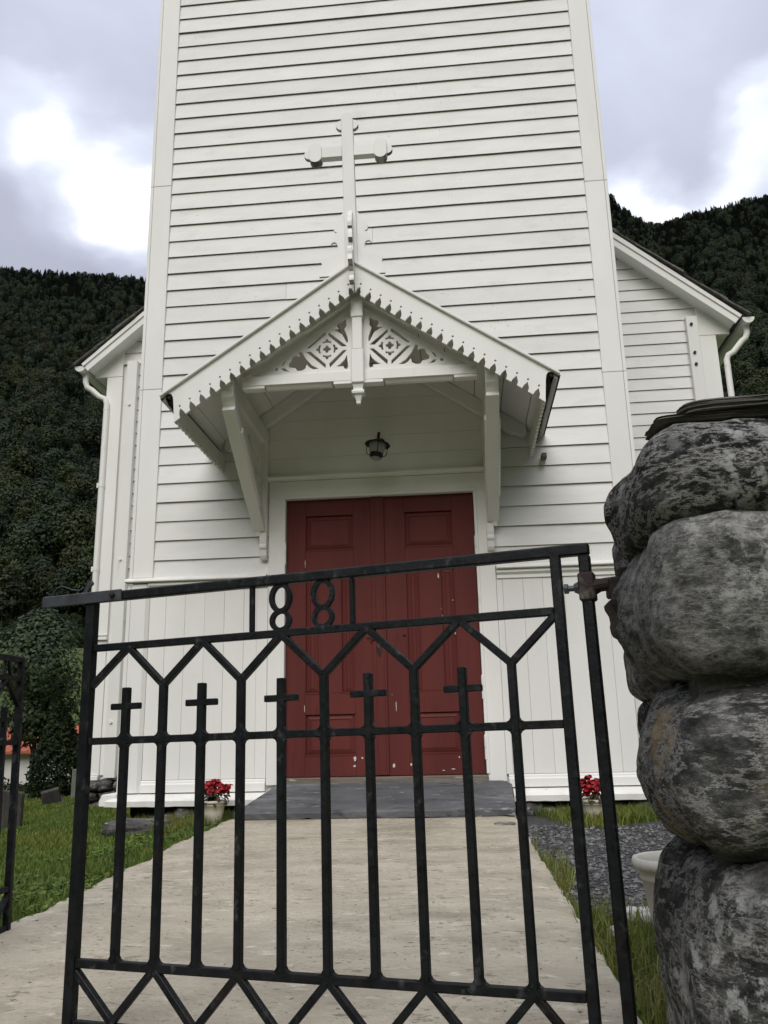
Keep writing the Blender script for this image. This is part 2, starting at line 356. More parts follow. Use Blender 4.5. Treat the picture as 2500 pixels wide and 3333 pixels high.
# ------------------------------------------------------------------ terrain
SKY_AZ = [-180, -60, -31.7, -29.9, -26, -22.3, -5, 8, 12.3, 13.2, 14.8, 15.8, 18, 19.8, 21.6, 22.7, 40, 70, 180]
SKY_EL = [24, 28, 29.4, 29.6, 29.9, 30.2, 33.5, 35.2, 34.4, 33.4, 32.2, 32.0, 32.3, 32.2, 32.2, 32.1, 32.5, 28, 24]  # end values: unseen hill behind the camera, raised to keep low sky off the porch
def H(x, y):
    x = np.asarray(x, float); y = np.asarray(y, float)
    yy = np.clip(y, -5.2, 0.)
    z = .345 + .0286*yy - .08*np.clip(-1.2-x, 0, 6) + 0*y
    z = z - np.clip((-5.2-y)/.8, 0, 1)*.75
    dx = x-.66; dy = y+7.08; r = np.hypot(dx, dy); a = np.degrees(np.arctan2(dx, dy))
    t = np.clip((r-19)/26, 0, 1); fall = -3.6*t*t*(3-2*t)
    el = np.interp(a, SKY_AZ, SKY_EL)
    t2 = np.clip((r-55)/70, 0, 1); mead = 15.5*t2*t2*(3-2*t2)*np.clip(el/28, 0, 1.2)
    top = np.tan(np.radians(el))*570-12-4
    up = np.clip((r-125)/445, 0, 1); hill = (top-12)*(up*1.06-.06*up*up) + 5*np.sin(a*.9+r*.011)*np.clip(up*3, 0, 1)*np.clip((1-up)*4, 0, 1)
    back = np.clip((r-570)/900, 0, 1)*60
    return z + fall + mead + np.where(r > 125, hill, 0) - back
def polar_sheet(name, radii, naz, m):
    A = np.radians(np.linspace(-180, 180, naz, endpoint=False)); V = []
    for r in radii:
        x = .66+r*np.sin(A); y = -7.08+r*np.cos(A); V.append(np.stack([x, y, H(x, y)], 1))
    V = np.concatenate(V); n = naz; F = []
    for i in range(len(radii)-1):
        for k in range(n): F.append((i*n+k, i*n+(k+1) % n, (i+1)*n+(k+1) % n, (i+1)*n+k))
    me = bpy.data.meshes.new(name); me.from_pydata(V.tolist(), [], F); me.validate()
    for p in me.polygons: p.use_smooth = True
    me.materials.append(m); me.flip_normals()
    return tag(link(bpy.data.objects.new(name, me)), kind='structure')
g_ = polar_sheet('ground', list(np.arange(.02, 16, .25))+list(np.arange(16, 126, 3)), 180, M['ground'])
h_ = polar_sheet('hillside', list(np.arange(125, 620, 12))+[700, 900, 1200, 1800, 3000], 180, M['floor'])
def Hs(x, y): return float(H(x, y))

# concrete path
def path():
    rows = []; NX = 26; ys = np.arange(-5.35, -.30, .05)
    rg = random.Random(3); V = []; F = []
    for y in ys:
        xl = -1.19 + .028*mnoise.noise(Vector((0, y*2.3, 0)))+.016*mnoise.noise(Vector((3, y*9, 0))) - .02*max(0, -3-y); xr = 1.0 + .022*max(0, -y-.4)+.026*mnoise.noise(Vector((9, y*2.6, 0)))+.014*mnoise.noise(Vector((5, y*9, 0)))
        z = .393+.0286*y
        V.append((xl-.004, y, z-.14))
        for i in range(NX+1):
            x = xl+(xr-xl)*i/NX
            dz = .006*mnoise.noise(Vector((x*1.3, y*1.3, 4)))+.003*mnoise.noise(Vector((x*5, y*5, 8)))
            if i in (0, NX): dz -= .012+.008*mnoise.noise(Vector((x*9, y*9, 1)))
            V.append((x, y, z+dz))
        V.append((xr+.004, y, z-.14))
    n = NX+3
    for j in range(len(ys)-1):
        for i in range(n-1): F.append((j*n+i, j*n+i+1, (j+1)*n+i+1, (j+1)*n+i))
    F.append(tuple(range(n))[::-1]); e = (len(ys)-1)*n; F.append(tuple(range(e, e+n)))
    o = MB().add(V, F).build('path', M['concrete'])
    smooth_by_angle(o, .5); return tag(o, kind='structure')
path_o = path()
# steps outside the gate
st = MB()
st.box(-1.1, 1.05, -5.75, -5.36, -.6, .08).box(-1.1, 1.05, -6.15, -5.75, -.6, -.17)
tag(st.build('steps', M['concrete'], bevel=.015), kind='structure')

# gravel strip on the right of the path
def gravel():
    V = []; F = []; xs = np.linspace(1.0, 4.2, 26); ys = np.linspace(-4.0, -.05, 32)
    for y in ys:
        for x in xs: V.append((x, y, Hs(x, y)+.008+.004*mnoise.noise(Vector((x*4, y*4, 0)))))
    for j in range(len(ys)-1):
        for i in range(len(xs)-1): F.append((j*26+i, j*26+i+1, (j+1)*26+i+1, (j+1)*26+i))
    tag(MB().add(V, F).build('gravel', M['gravel']), kind='structure')
    # loose stones
    n = 11000; V = np.zeros((n, 6, 3)); c = np.zeros((n, 3))
    c[:, 0] = 1.03+rng.random(n)**1.0*2.2; c[:, 1] = -3.9+rng.random(n)*3.2
    c[:, 2] = H(c[:, 0], c[:, 1])+.012
    s = .0055+rng.random(n)**3*.015
    base = np.array([(1, 0, 0), (0, 1, 0), (-1, 0, 0), (0, -1, 0), (0, 0, .75), (0, 0, -.75)], float)
    rot = rng.random(n)*6.28
    for k in range(6):
        b = base[k]*(.7+.6*rng.random((n, 1)))
        x = b[:, 0]*np.cos(rot)-b[:, 1]*np.sin(rot); y = b[:, 0]*np.sin(rot)+b[:, 1]*np.cos(rot)
        V[:, k] = c+np.stack([x, y, b[:, 2]], 1)*s[:, None]
    f = np.array([(0, 1, 4), (1, 2, 4), (2, 3, 4), (3, 0, 4), (1, 0, 5), (2, 1, 5), (3, 2, 5), (0, 3, 5)])
    F = (np.arange(n)[:, None, None]*6+f[None]).reshape(-1, 3)
    me = bpy.data.meshes.new('gravel_stones'); me.from_pydata(V.reshape(-1, 3).tolist(), [], F.tolist()); me.materials.append(M['pebble'])
    tag(link(bpy.data.objects.new('gravel_stones', me)), 'loose dark grey gravel beside the concrete path', 'gravel', kind='stuff')
gravel()

# ------------------------------------------------------------------ the church
church = tag(empty('church', (0, 0, .45)), 'white wooden church tower and nave with clapboard walls and a dark red double door', 'church')
W, CB = M['white'], M['clap']
PITCH = .1755
rb = random.Random(5)
def clapboard(x0, x1, z, parent, y=0., h=PITCH, sl=None, sr=None):
    """one lapped board, its lip at depth y; sl/sr cut the ends along a sloping line (x at bottom, x at top)."""
    dz = rb.uniform(-.002, .002); dy = rb.uniform(-.0018, .0012)
    sec = [(0, 0), (.026, 0), (.026, h+.012), (.0165, h+.012)]
    n = max(2, int((x1-x0)/.4)); V = []; F = []
    s1 = rb.uniform(-.0012, .0012)
    for i in range(n+1):
        t = i/n
        wz = .0024*mnoise.noise(Vector((x0*3+t*(x1-x0)*2.0, z*7, 3)))+s1*(t-.5)
        for (sy, sz) in sec:
            xa = x0 if sl is None else sl[0]+(sl[1]-sl[0])*sz/h
            xb = x1 if sr is None else sr[0]+(sr[1]-sr[0])*sz/h
            V.append((xa+(xb-xa)*t, y+sy+dy, z+sz+dz+wz))
    for i in range(n):
        for k in range(4): F.append((i*4+k, i*4+(k+1) % 4, (i+1)*4+(k+1) % 4, (i+1)*4+k))
    F.append((3, 2, 1, 0)); e = n*4; F.append((e, e+1, e+2, e+3))
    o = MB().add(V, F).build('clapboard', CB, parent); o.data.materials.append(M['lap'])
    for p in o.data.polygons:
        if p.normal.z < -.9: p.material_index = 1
    return o
def row(x0, x1, z, parent, y=0.):
    if x1-x0 > 2.5 and rb.random() < .25:
        j = x0+(x1-x0)*rb.uniform(.2, .8)
        clapboard(x0, j-.0012, z, parent, y); clapboard(j+.0012, x1, z, parent, y)
    else: clapboard(x0, x1, z, parent, y)
# tower
tw = MB(); tw.box(-2.19, -.84, .026, 4.0, .47, 10.9).box(.84, 2.19, .026, 4.0, .47, 10.9).box(-.84, .84, .026, 4.0, 3.03, 10.9).box(-.84, .84, .3, 4., .47, 3.03)
tower = tw.build('tower_wall', W, church)
z = 2.5-PITCH
clapboard(-2, -.975, 2.325, tower, h=PITCH); clapboard(.965, 2, 2.325, tower, h=PITCH)
k = 0
while True:
    z = 2.5+PITCH*k
    if z > 10.6: break
    if z+PITCH < 3.20: row(-2, -.975, z, tower); row(.965, 2, z, tower)
    elif z < 4.0:      # wide flat boards between the brackets, lapped boards outside
        row(-2, -.992, z, tower); row(.958, 2, z, tower)
        MB().box(-.990, .956, .004+rb.uniform(-.001, .001), .0255, z+.0008, z+PITCH-.0008).build('wide_board', W, tower, bevel=.0012)
    else: row(-2, 2, z, tower)
    k += 1
def cboard(name, x0, x1, z0, z1, parent, y0=-.014, y1=.025, bev=.003, m=None):
    return MB().box(x0, x1, y0, y1, z0, z1).build(name, m or W, parent, bevel=bev)
for (za, zb) in ((2.345, 4.025), (4.029, 5.96), (5.964, 10.7)):
    cboard('corner_board', 2.0, 2.178, za, zb, tower)
    MB().box(2.181, 2.21, -.012, .12, za, zb).build('corner_board', W, tower, bevel=.002)
for (za, zb) in ((2.345, 4.11), (4.114, 6.27), (6.274, 10.7)):
    cboard('corner_board', -2.178, -2.0, za, zb, tower)
    MB().box(-2.21, -2.181, -.012, .12, za, zb).build('corner_board', W, tower, bevel=.002)
for sx in (-1, 1):
    x0, x1 = (-2.178, -2.03) if sx < 0 else (2.03, 2.178)
    # lower corner board with a chamfered inner edge
    a, b = (x1, x0) if sx < 0 else (x0, x1)
    sg = 1 if a > b else -1
    pr = [(b, .02), (b, -.03), (a-sg*.018, -.03), (a+sg*.012, -.004), (a+sg*.012, .02)]
    MB().prism(pr, lambda p, k: (p[0], p[1], (.556, 2.285)[k])).build('corner_board', W, tower, bevel=.002)
    MB().box(min(sx*2.181, sx*2.215), max(sx*2.181, sx*2.215), -.028, .12, .556, 2.285).build('corner_board', W, tower, bevel=.002)
# water table ledge (sloping drip cap) and moulding under it, left and right of the door
for (x0, x1) in ((-2.235, -.985), (.975, 2.235)):
    MB().prism([(.024, 2.345), (-.012, 2.343), (-.062, 2.322), (-.066, 2.305), (-.02, 2.298), (.024, 2.298)], lambda p, k: ((x0, x1)[k], p[0], p[1])).build('water_table', M['ledge'], tower, bevel=.002)
    xa, xb = (max(x0, -2.03)+.002, x1) if x0 < 0 else (x0, min(x1, 2.03)-.002)
    MB().prism([(.024, 2.296), (-.035, 2.294), (-.037, 2.272), (-.014, 2.252), (-.016, 2.225), (-.006, 2.222), (.024, 2.222)], lambda p, k: ((xa, xb)[k], p[0], p[1])).build('moulding', W, tower)
# vertical wall boards under the water table
def vboards(xs, z0, z1, parent):
    for a, b in zip(xs[:-1], xs[1:]):
        d = rb.uniform(-.0015, .0015)
        MB().prism([(a+.0007, .024), (a+.0007, 0+d), (a+.003, -.002+d), (b-.003, -.002+d), (b-.0007, 0+d), (b-.0007, .024)], lambda p, k: (p[0], p[1], (z0, z1)[k])).build('wall_board', W, parent)
vboards([-2.016, -1.872, -1.702, -1.529, -1.356, -1.185, -1.072, -.978], .655, 2.221, tower)
vboards([.969, 1.022, 1.19, 1.352, 1.525, 1.70, 1.878, 2.016], .655, 2.221, tower)
for (x0, x1) in ((-2.018, -.978), (.985, 2.018)):
    MB().prism([(.024, .652), (-.006, .652), (-.016, .643), (-.018, .628), (-.028, .620), (-.03, .556), (.024, .556)], lambda p, k: ((x0, x1)[k], p[0], p[1])).build('base_board', W, tower, bevel=.002)
# projecting drip ledge along the foot of the tower
def ledge(x0, x1, lend=False):
    V = []; F = []; n = 22
    for i in range(n+1):
        x = x0+(x1-x0)*i/n; j = .005*mnoise.noise(Vector((x*6, 0, 0))); jj = .008*mnoise.noise(Vector((x*11, 3, 0)))
        yo = 0.
        if lend and i < 2: yo = .02*(2-i)
        for (y, zz) in ((.02, .553), (-.02, .546), (-.125+j+yo, .512+j), (-.135+j+yo, .50), (-.13+j+yo, .457+jj), (.02, .465)): V.append((x, y, zz))
    for i in range(n):
        for k in range(6): F.append((i*6+k, i*6+(k+1) % 6, (i+1)*6+(k+1) % 6, (i+1)*6+k))
    F.append((5, 4, 3, 2, 1, 0)); e = n*6; F.append(tuple(range(e, e+6)))
    o = MB().add(V, F).build('drip_ledge', M['ledge'], tower); smooth_by_angle(o, .5)
ledge(-2.30, -.93, True); ledge(1.01, 2.30)
MB().prism([(-2.305, .553), (-2.33, .50), (-2.325, .46), (-2.19, .465), (-2.19, .553)], lambda p, k: (p[0], (-.10, 1.2)[k], p[1])).build('drip_ledge', M['ledge'], tower, bevel=.004)
for q_ in ((-2.12, -1.0), (1.0, 2.12)): MB().box(*q_, .05, .35, -.1, .46).build('foundation_core', M['felt'], church)

# door frame
frame = MB().box(-.972, -.836, -.018, .10, .60, 3.008).box(.824, .968, -.018, .10, .60, 3.008).box(-.972, .968, -.018, .10, 3.0085, 3.158).build('door_frame', W, church, bevel=.003)
for (a, b) in ((-.852, -.826), (.812, .838)):
    MB().box(a, b, -.028, .05, .66, 2.992).build('frame_bead', W, frame, bevel=.004)
MB().box(-.852, .838, -.028, .05, 2.9945, 3.02).build('frame_bead', W, frame, bevel=.004)
MB().prism([(.02, 3.215), (-.045, 3.208), (-.05, 3.19), (-.03, 3.175), (-.03, 3.161), (.02, 3.161)], lambda p, k: ((-.985, .978)[k], p[0], p[1])).build('head_moulding', W, frame, bevel=.002)
MB().box(-.835, .822, -.045, .18, .598, .652).build('threshold', M['oldwood'], frame, bevel=.006)
MB().box(.84, .90, -.03, .05, .555, .598).build('threshold_end', M['oldwood'], frame)

# door leaves
def door_leaf(x0, x1, cols, label, flip):
    Y0 = .030
    o = MB().box(x0, x1, Y0+.022, Y0+.06, .656, 2.99).build('door', M['red'], church, bevel=.002)
    o['label'] = label
    L_, R_ = cols[0][0], cols[-1][1]
    rails = [(.656, .825), (1.155, 1.32), (2.345, 2.535), (2.85, 2.99)]
    st_ = MB()
    st_.box(x0, L_, Y0, Y0+.0225, .6565, 2.9895).box(R_, x1, Y0, Y0+.0225, .6565, 2.9895)
    for a, b in rails: st_.box(L_+.0005, R_-.0005, Y0+.0008, Y0+.0225, a+.0005, b-.0005)
    if len(cols) == 2: st_.box(cols[0][1], cols[1][0], Y0+.0004, Y0+.0225, 1.3205, 2.3445)
    st_.build('door_framing', M['red'], o, bevel=.0018)
    def panel(a, b, c, d):
        i = .045
        V = [(a+.004, Y0+.020, c+.004), (b-.004, Y0+.020, c+.004), (b-.004, Y0+.020, d-.004), (a+.004, Y0+.020, d-.004)]
        V += [(a+i, Y0+.006, c+i), (b-i, Y0+.006, c+i), (b-i, Y0+.006, d-i), (a+i, Y0+.006, d-i)]
        V += [(a+i+.004, Y0+.012, c+i+.004), (b-i-.004, Y0+.012, c+i+.004), (b-i-.004, Y0+.012, d-i-.004), (a+i+.004, Y0+.012, d-i-.004)]
        F = [(k, (k+1) % 4, 4+(k+1) % 4, 4+k) for k in range(4)]+[(4+k, 4+(k+1) % 4, 8+(k+1) % 4, 8+k) for k in range(4)]+[(8, 9, 10, 11)]
        MB().add(V, F).build('door_panel', M['red'], o)
        # moulding lip round the panel
        mm = MB()
        for (p, q) in (((a, c), (b, c)), ((b, c), (b, d)), ((b, d), (a, d)), ((a, d), (a, c))):
            mm.bar((p[0], Y0+.004, p[1]), (q[0], Y0+.004, q[1]), .012, .014, (0, 1, 0))
        mm.build('panel_moulding', M['red'], o)
    panel(L_, R_, .825, 1.155); panel(L_, R_, 2.535, 2.85)
    for a, b in cols: panel(a, b, 1.32, 2.345)
    hx = x0-.008 if not flip else x1+.008
    for hz in (2.52, 1.35, .88):
        MB().tube([(hx, -.02, hz-.11), (hx, -.02, hz-.02)], .012, 8).tube([(hx, -.02, hz-.016), (hx, -.02, hz+.07)], .0125, 8).tube([(hx, -.02, hz+.07), (hx, -.02, hz+.088)], [.012, .006], 8).build('hinge', W, o, smooth=False)
    return o
dl = door_leaf(-.822, .004, [(-.66, -.535), (-.352, -.236)], 'left leaf of the dark red panelled door', False)
dr = door_leaf(.008, .808, [(.206, .327), (.5, .625)], 'right leaf of the dark red panelled door with peeling paint', True)
MB().box(-.085, .034, .010, .0295, .66, 2.985).build('cover_strip', M['red'], dl, bevel=.004)
MB().box(-.062, -.052, .003, .0095, .66, 2.985).box(.004, .014, .003, .0095, .66, 2.985).build('strip_bead', M['red'], dl)
# keyhole escutcheon, old latch marks and chips of bare paint
MB().prism([(-.047, 1.70), (-.05, 1.66), (-.04, 1.625), (-.028, 1.60), (-.016, 1.625), (-.006, 1.66), (-.009, 1.70)], lambda p, k: (p[0], (.0095, .0035)[k], p[1])).build('escutcheon', M['rust'], dl, bevel=.0015)
MB().prism(circ((-.028, 1.672), .006, 8), lambda p, k: (p[0], (.003, .0025)[k], p[1])).box(-.031, -.025, .0025, .003, 1.645, 1.67).build('keyhole', M['felt'], dl)
MB().box(-.105, -.055, .000, .0098, 1.745, 1.757).build('latch', M['rust'], dl)
MB().box(-.135, -.10, .022, .0298, 1.762, 1.768).box(.17, .195, .02, .0298, 1.775, 1.785).build('latch_scar', M['felt'], dl)
def chips(lst, leaf):
    for (x, zc, w, h) in lst:
        rr = random.Random(int(x*1000+zc*77)); n = 9
        w *= .75; h *= .75
        pl = [(x+w*.5*math.cos(6.283*i/n)*rr.uniform(.5, 1.2), zc+h*.5*math.sin(6.283*i/n)*rr.uniform(.5, 1.2)) for i in range(n)]
        MB().prism(pl, lambda p, k: (p[0], (.0300, .0290)[k], p[1])).build('paint_chip', M['chip'], leaf)
chips([(-.245, .795, .05, .05), (-.185, .797, .026, .036), (-.25, .735, .03, .03), (-.66, 2.42, .007, .12), (-.236, 2.33, .006, .05), (-.663, 1.2, .008, .09), (-.57, .985, .035, .02)], dl)
chips([(.485, 2.27, .02, .07), (.50, 1.99, .022, .05), (.505, 1.93, .012, .05), (.61, 1.78, .014, .03), (.60, 2.06, .012, .016), (.10, 1.2, .009, .13), (.07, .735, .03, .055), (.21, .74, .018, .04), (.25, .80, .014, .014), (.60, .79, .02, .015), (.62, 1.0, .03, .016), (.55, .70, .05, .012), (.47, .69, .03, .010)], dr)

# ------------------------------------------------------------------ porch hood over the door
hood = empty('porch_hood', (0, 0, 3.4), church)
XC = -.035
AP_T, AP_B = 4.495, 4.251         # apex heights of the bargeboard's top and bottom edges
S_T, S_B = .682, .711
def top_z(x): return AP_T-S_T*abs(x-XC)
def bot_z(x): return AP_B-S_B*abs(x-XC)
def barge(sg):
    ang = math.atan(S_B); cu, su = math.cos(ang), math.sin(ang)
    P = lambda u, v: (XC+sg*(u*cu), AP_B-u*su+v)      # u down the slope, v straight up
    pts = [(XC, AP_T-.008)]
    end = 1.372
    pts += [(XC+sg*1.44, top_z(XC+1.44)-.010), (XC+sg*1.405, top_z(XC+1.405)-.035), (XC+sg*1.39, top_z(XC+1.39)-.07), (XC+sg*1.385, top_z(XC+1.385)-.11), (XC+sg*end, bot_z(XC+end)-.005)]
    dots = []
    n = 18; step = .0757
    cut = []
    for i in range(n):
        xd = .0475+step*i; dots.append((XC+sg*xd, 0.))
    for i in reversed(range(n)):
        xd = .0475+step*i
        xl, xr = xd-.046, xd-.011+.004         # nearer apex ... nearer eave
        zc = lambda xx: AP_B-S_B*xx
        tip = (xd-.004, zc(xd-.004)+.076)
        seq = [(xr, zc(xr)), (xr+.007, zc(xr)+.016), (xr+.010, zc(xr)+.034), (xr+.007, zc(xr)+.054), tip, (xl+.027, zc(xl)+.034), (xl+.014, zc(xl)+.023), (xl+.004, zc(xl)+.011), (xl, zc(xl))]
        if i == 0: seq = [(xr, zc(xr)), (xr+.006, zc(xr)+.022), (xr+.005, zc(xr)+.042), (xd-.002, zc(xd)+.072), (.022, zc(.02)+.045), (.010, zc(.01)+.012), (0.004, zc(0))]
        for q in seq: cut.append((XC+sg*q[0], q[1]))
    loops = [pts+cut]
    for i in range(n):
        xd = .0475+step*i
        loops.append(circ((XC+sg*xd, AP_B-S_B*xd+.0985), .0088, 10))
    return plate('bargeboard', loops, .026, lambda u, v, w: (u, -1.287+w, v), W, hood)
barge(-1); barge(1)
# roof: sheathing planks (seen from below), covering, verge trim
for sg in (-1, 1):
    edges = [0, .22, .45, .66, .90, 1.12, 1.33, 1.478]
    for a, b in zip(edges[:-1], edges[1:]):
        za, zb = top_z(XC+a)-.035, top_z(XC+b)-.035
        pl = [(XC+sg*(a+.003), za), (XC+sg*(b-.003), zb), (XC+sg*(b-.003), zb+.022), (XC+sg*(a+.003), za+.022)]
        MB().prism(pl, lambda p, k: (p[0], (-1.272, -.002)[k], p[1])).build('roof_board', W, hood)
    pl = [(XC, AP_T-.011), (XC+sg*1.492, top_z(XC+1.492)-.011), (XC+sg*1.497, top_z(XC+1.497)+.008), (XC, AP_T+.008)]
    MB().prism(pl, lambda p, k: (p[0], (-1.275, -.002)[k], p[1])).build('roof_covering', M['felt'], hood)
    o = MB().prism([(XC, AP_T-.008), (XC+sg*1.485, top_z(XC+1.485)-.010), (XC+sg*1.490, top_z(XC+1.49)+.014), (XC, AP_T+.018)], lambda p, k: (p[0], (-1.325, -1.276)[k], p[1])).build('verge_trim', W, hood, bevel=.004)
    # ragged felt edge along the eave
    V = []; F = []; n = 40
    for i in range(n+1):
        y = -1.30+1.30*i/n; d = .012*mnoise.noise(Vector((y*9, sg, 0)))+.008*mnoise.noise(Vector((y*30, sg, 2)))
        x = XC+sg*1.43; zz = top_z(XC+1.43)
        V += [(x, y, zz-.02), (x+sg*(.012+d), y, zz-.06+d), (x-sg*.012, y, zz-.12+d*1.5), (x-sg*.03, y, zz-.03)]
    for i in range(n):
        for k in range(4): F.append((i*4+k, i*4+(k+1) % 4, (i+1)*4+(k+1) % 4, (i+1)*4+k))
    MB().add(V, F).build('felt_edge', M['felt'], hood)
    # notched fascia along the eave
    lo = 3.272; hi = 3.42; n = 16; step = 1.285/n
    pts = [(-.005, hi), (-1.272, hi), (-1.272, lo)]
    for i in range(n):
        y = -1.272+step*i+.018
        pts += [(y+.016, lo), (y+.014, lo+.030), (y+.030, lo+.062), (y+.046, lo+.030), (y+.044, lo)]
    pts += [(-.005, lo)]
    plate('eave_fascia', [pts], .024, lambda u, v, w: (XC+sg*(1.362+w), u, v), W, hood)
    # rafter against the wall, with a sawn ogee tail
    xs = [(0.0, 0), (1.26, 0)]
    t = lambda x: top_z(XC+x)-.040
    pl = [(0, t(0)), (1.335, t(1.335)), (1.335, t(1.335)-.075), (1.30, t(1.30)-.115), (1.24, t(1.24)-.12), (1.20, t(1.2)-.155), (1.13, t(1.13)-.150), (1.09, t(1.09)-.125), (1.03, t(1.03)-.135), (0, t(0)-.135)]
    MB().prism(pl, lambda p, k: (XC+sg*p[0], (-.075, -.003)[k], p[1])).build('wall_rafter', W, hood, bevel=.003)
    # principal rafter in the front frame
    pl = [(0, t(0)), (1.14, t(1.14)), (1.02, t(1.02)-.10), (1.02, t(1.02)-.115), (.70, t(.70)-.17), (.66, t(.66)-.155), (.42, t(.42)-.155), (.38, t(.38)-.17), (0, t(0)-.17)]
    MB().prism(pl, lambda p, k: (XC+sg*p[0], (-1.165, -1.065)[k], p[1])).build('front_rafter', W, hood, bevel=.004)
# tie beam, its underside chamfered between stops
MB().box(XC-.90, XC+.90, -1.15, -1.07, 3.592, 3.672).build('tie_beam', W, hood, bevel=.003)
MB().box(XC-.19, XC+.19, -1.15, -1.07, 3.566, 3.5915).build('tie_beam_block', W, hood, bevel=.003)
for sg in (-1, 1):
    MB().prism([(-1.138, 3.591), (-1.115, 3.567), (-1.08, 3.567), (-1.072, 3.591)], lambda p, k: (XC+sg*(.205, .715)[k], p[0], p[1])).build('tie_beam_chamfer', W, hood)
    MB().box(min(XC+sg*.725, XC+sg*.90), max(XC+sg*.725, XC+sg*.90), -1.146, -1.072, 3.568, 3.5915).build('tie_beam_block', W, hood, bevel=.003)
# king post with pendant drop
MB().box(XC-.048, XC+.048, -1.195, -1.07, 3.555, 3.83).box(XC-.040, XC+.040, -1.188, -1.07, 3.8305, 4.10).box(XC-.048, XC+.048, -1.195, -1.07, 4.1005, 4.27).build('king_post', W, hood, bevel=.006)
pv = MB()
def sq(prof, cx, cy):
    V = []; F = []
    for (r, zz) in prof: V += [(cx-r, cy-r, zz), (cx+r, cy-r, zz), (cx+r, cy+r, zz), (cx-r, cy+r, zz)]
    for i in range(len(prof)-1):
        for k in range(4): F.append((i*4+k, i*4+(k+1) % 4, (i+1)*4+(k+1) % 4, (i+1)*4+k))
    F.append((3, 2, 1, 0)); e = (len(prof)-1)*4; F.append((e, e+1, e+2, e+3))
    return V, F
pv.add(*sq([(.047, 3.554), (.043, 3.548), (.036, 3.52), (.036, 3.505), (.046, 3.50), (.049, 3.49), (.046, 3.474), (.030, 3.468), (.026, 3.45), (.017, 3.42), (.016, 3.40)], XC, -1.135))
pv.build('pendant', W, hood, bevel=.002)
# pierced fretwork panels
FQ = (.244, 3.877)
slots = [[(.252, 4.021), (.268, 4.019), (.406, 3.893), (.379, 3.891), (.252, 3.996)], [(.231, 4.02), (.233, 3.99), (.128, 3.89), (.085, 3.893)],
         [(.086, 3.861), (.118, 3.862), (.228, 3.758), (.222, 3.72)], [(.254, 3.718), (.253, 3.753), (.374, 3.866), (.409, 3.866)]]
flame = [(.09, 4.13), (.122, 4.107), (.155, 4.1), (.164, 4.068), (.149, 4.041), (.208, 4.036), (.172, 4.025), (.125, 3.994), (.091, 3.925), (.079, 3.921), (.08, 3.961), (.097, 4.011), (.107, 4.036), (.088, 4.063), (.091, 4.084)]
cornr = [(.089, 3.824), (.107, 3.782), (.139, 3.75), (.176, 3.726), (.115, 3.725), (.11, 3.705), (.087, 3.702), (.08, 3.724)]
leafp = [(.442, 3.871), (.467, 3.862), (.456, 3.825), (.485, 3.843), (.512, 3.836), (.525, 3.795), (.547, 3.774), (.541, 3.744), (.509, 3.736), (.49, 3.733), (.476, 3.709), (.443, 3.708), (.412, 3.723), (.403, 3.758), (.379, 3.73), (.351, 3.714), (.305, 3.717), (.362, 3.751), (.41, 3.808)]
cr1 = [(.551, 3.809), (.584, 3.791), (.603, 3.757), (.588, 3.758), (.571, 3.787)]
cr2 = [(.603, 3.738), (.582, 3.712), (.526, 3.705), (.554, 3.719), (.578, 3.742)]
def quatre(c, r, o):
    p = []
    for q in range(4):
        a0 = q*math.pi/2
        for j in range(7):
            a = a0-1.9+3.8*j/6
            p.append((c[0]+o*math.cos(a0)+r*math.cos(a), c[1]+o*math.sin(a0)+r*math.sin(a)))
    return p
def cusp(c, d):
    a = math.atan2(d[1], d[0]); p = []
    def T(x, y): return (c[0]+x*math.cos(a)-y*math.sin(a), c[1]+x*math.sin(a)+y*math.cos(a))
    return [T(.046, -.033), T(.066, -.033), T(.066, -.014), T(.078, -.012), T(.086, -.004), T(.086, .004), T(.078, .012), T(.066, .014), T(.066, .033), T(.046, .033), T(.053, .012), T(.053, -.012)]
for sg in (-1, 1):
    out = [(.04, 3.665), (.85, 3.665), (.80, 3.70), (.04, 4.22)]
    loops = [out]+slots+[quatre(FQ, .0135, .019), flame, cornr, leafp, cr1, cr2, circ((.639, 3.733), .014, 12)]+[cusp(FQ, d) for d in ((1, 0), (-1, 0), (0, 1), (0, -1))]
    plate('fretwork_panel', [[(XC+sg*p[0], p[1]) for p in lp] for lp in loops], .03, lambda u, v, w: (u, -1.105+w, v), W, hood)
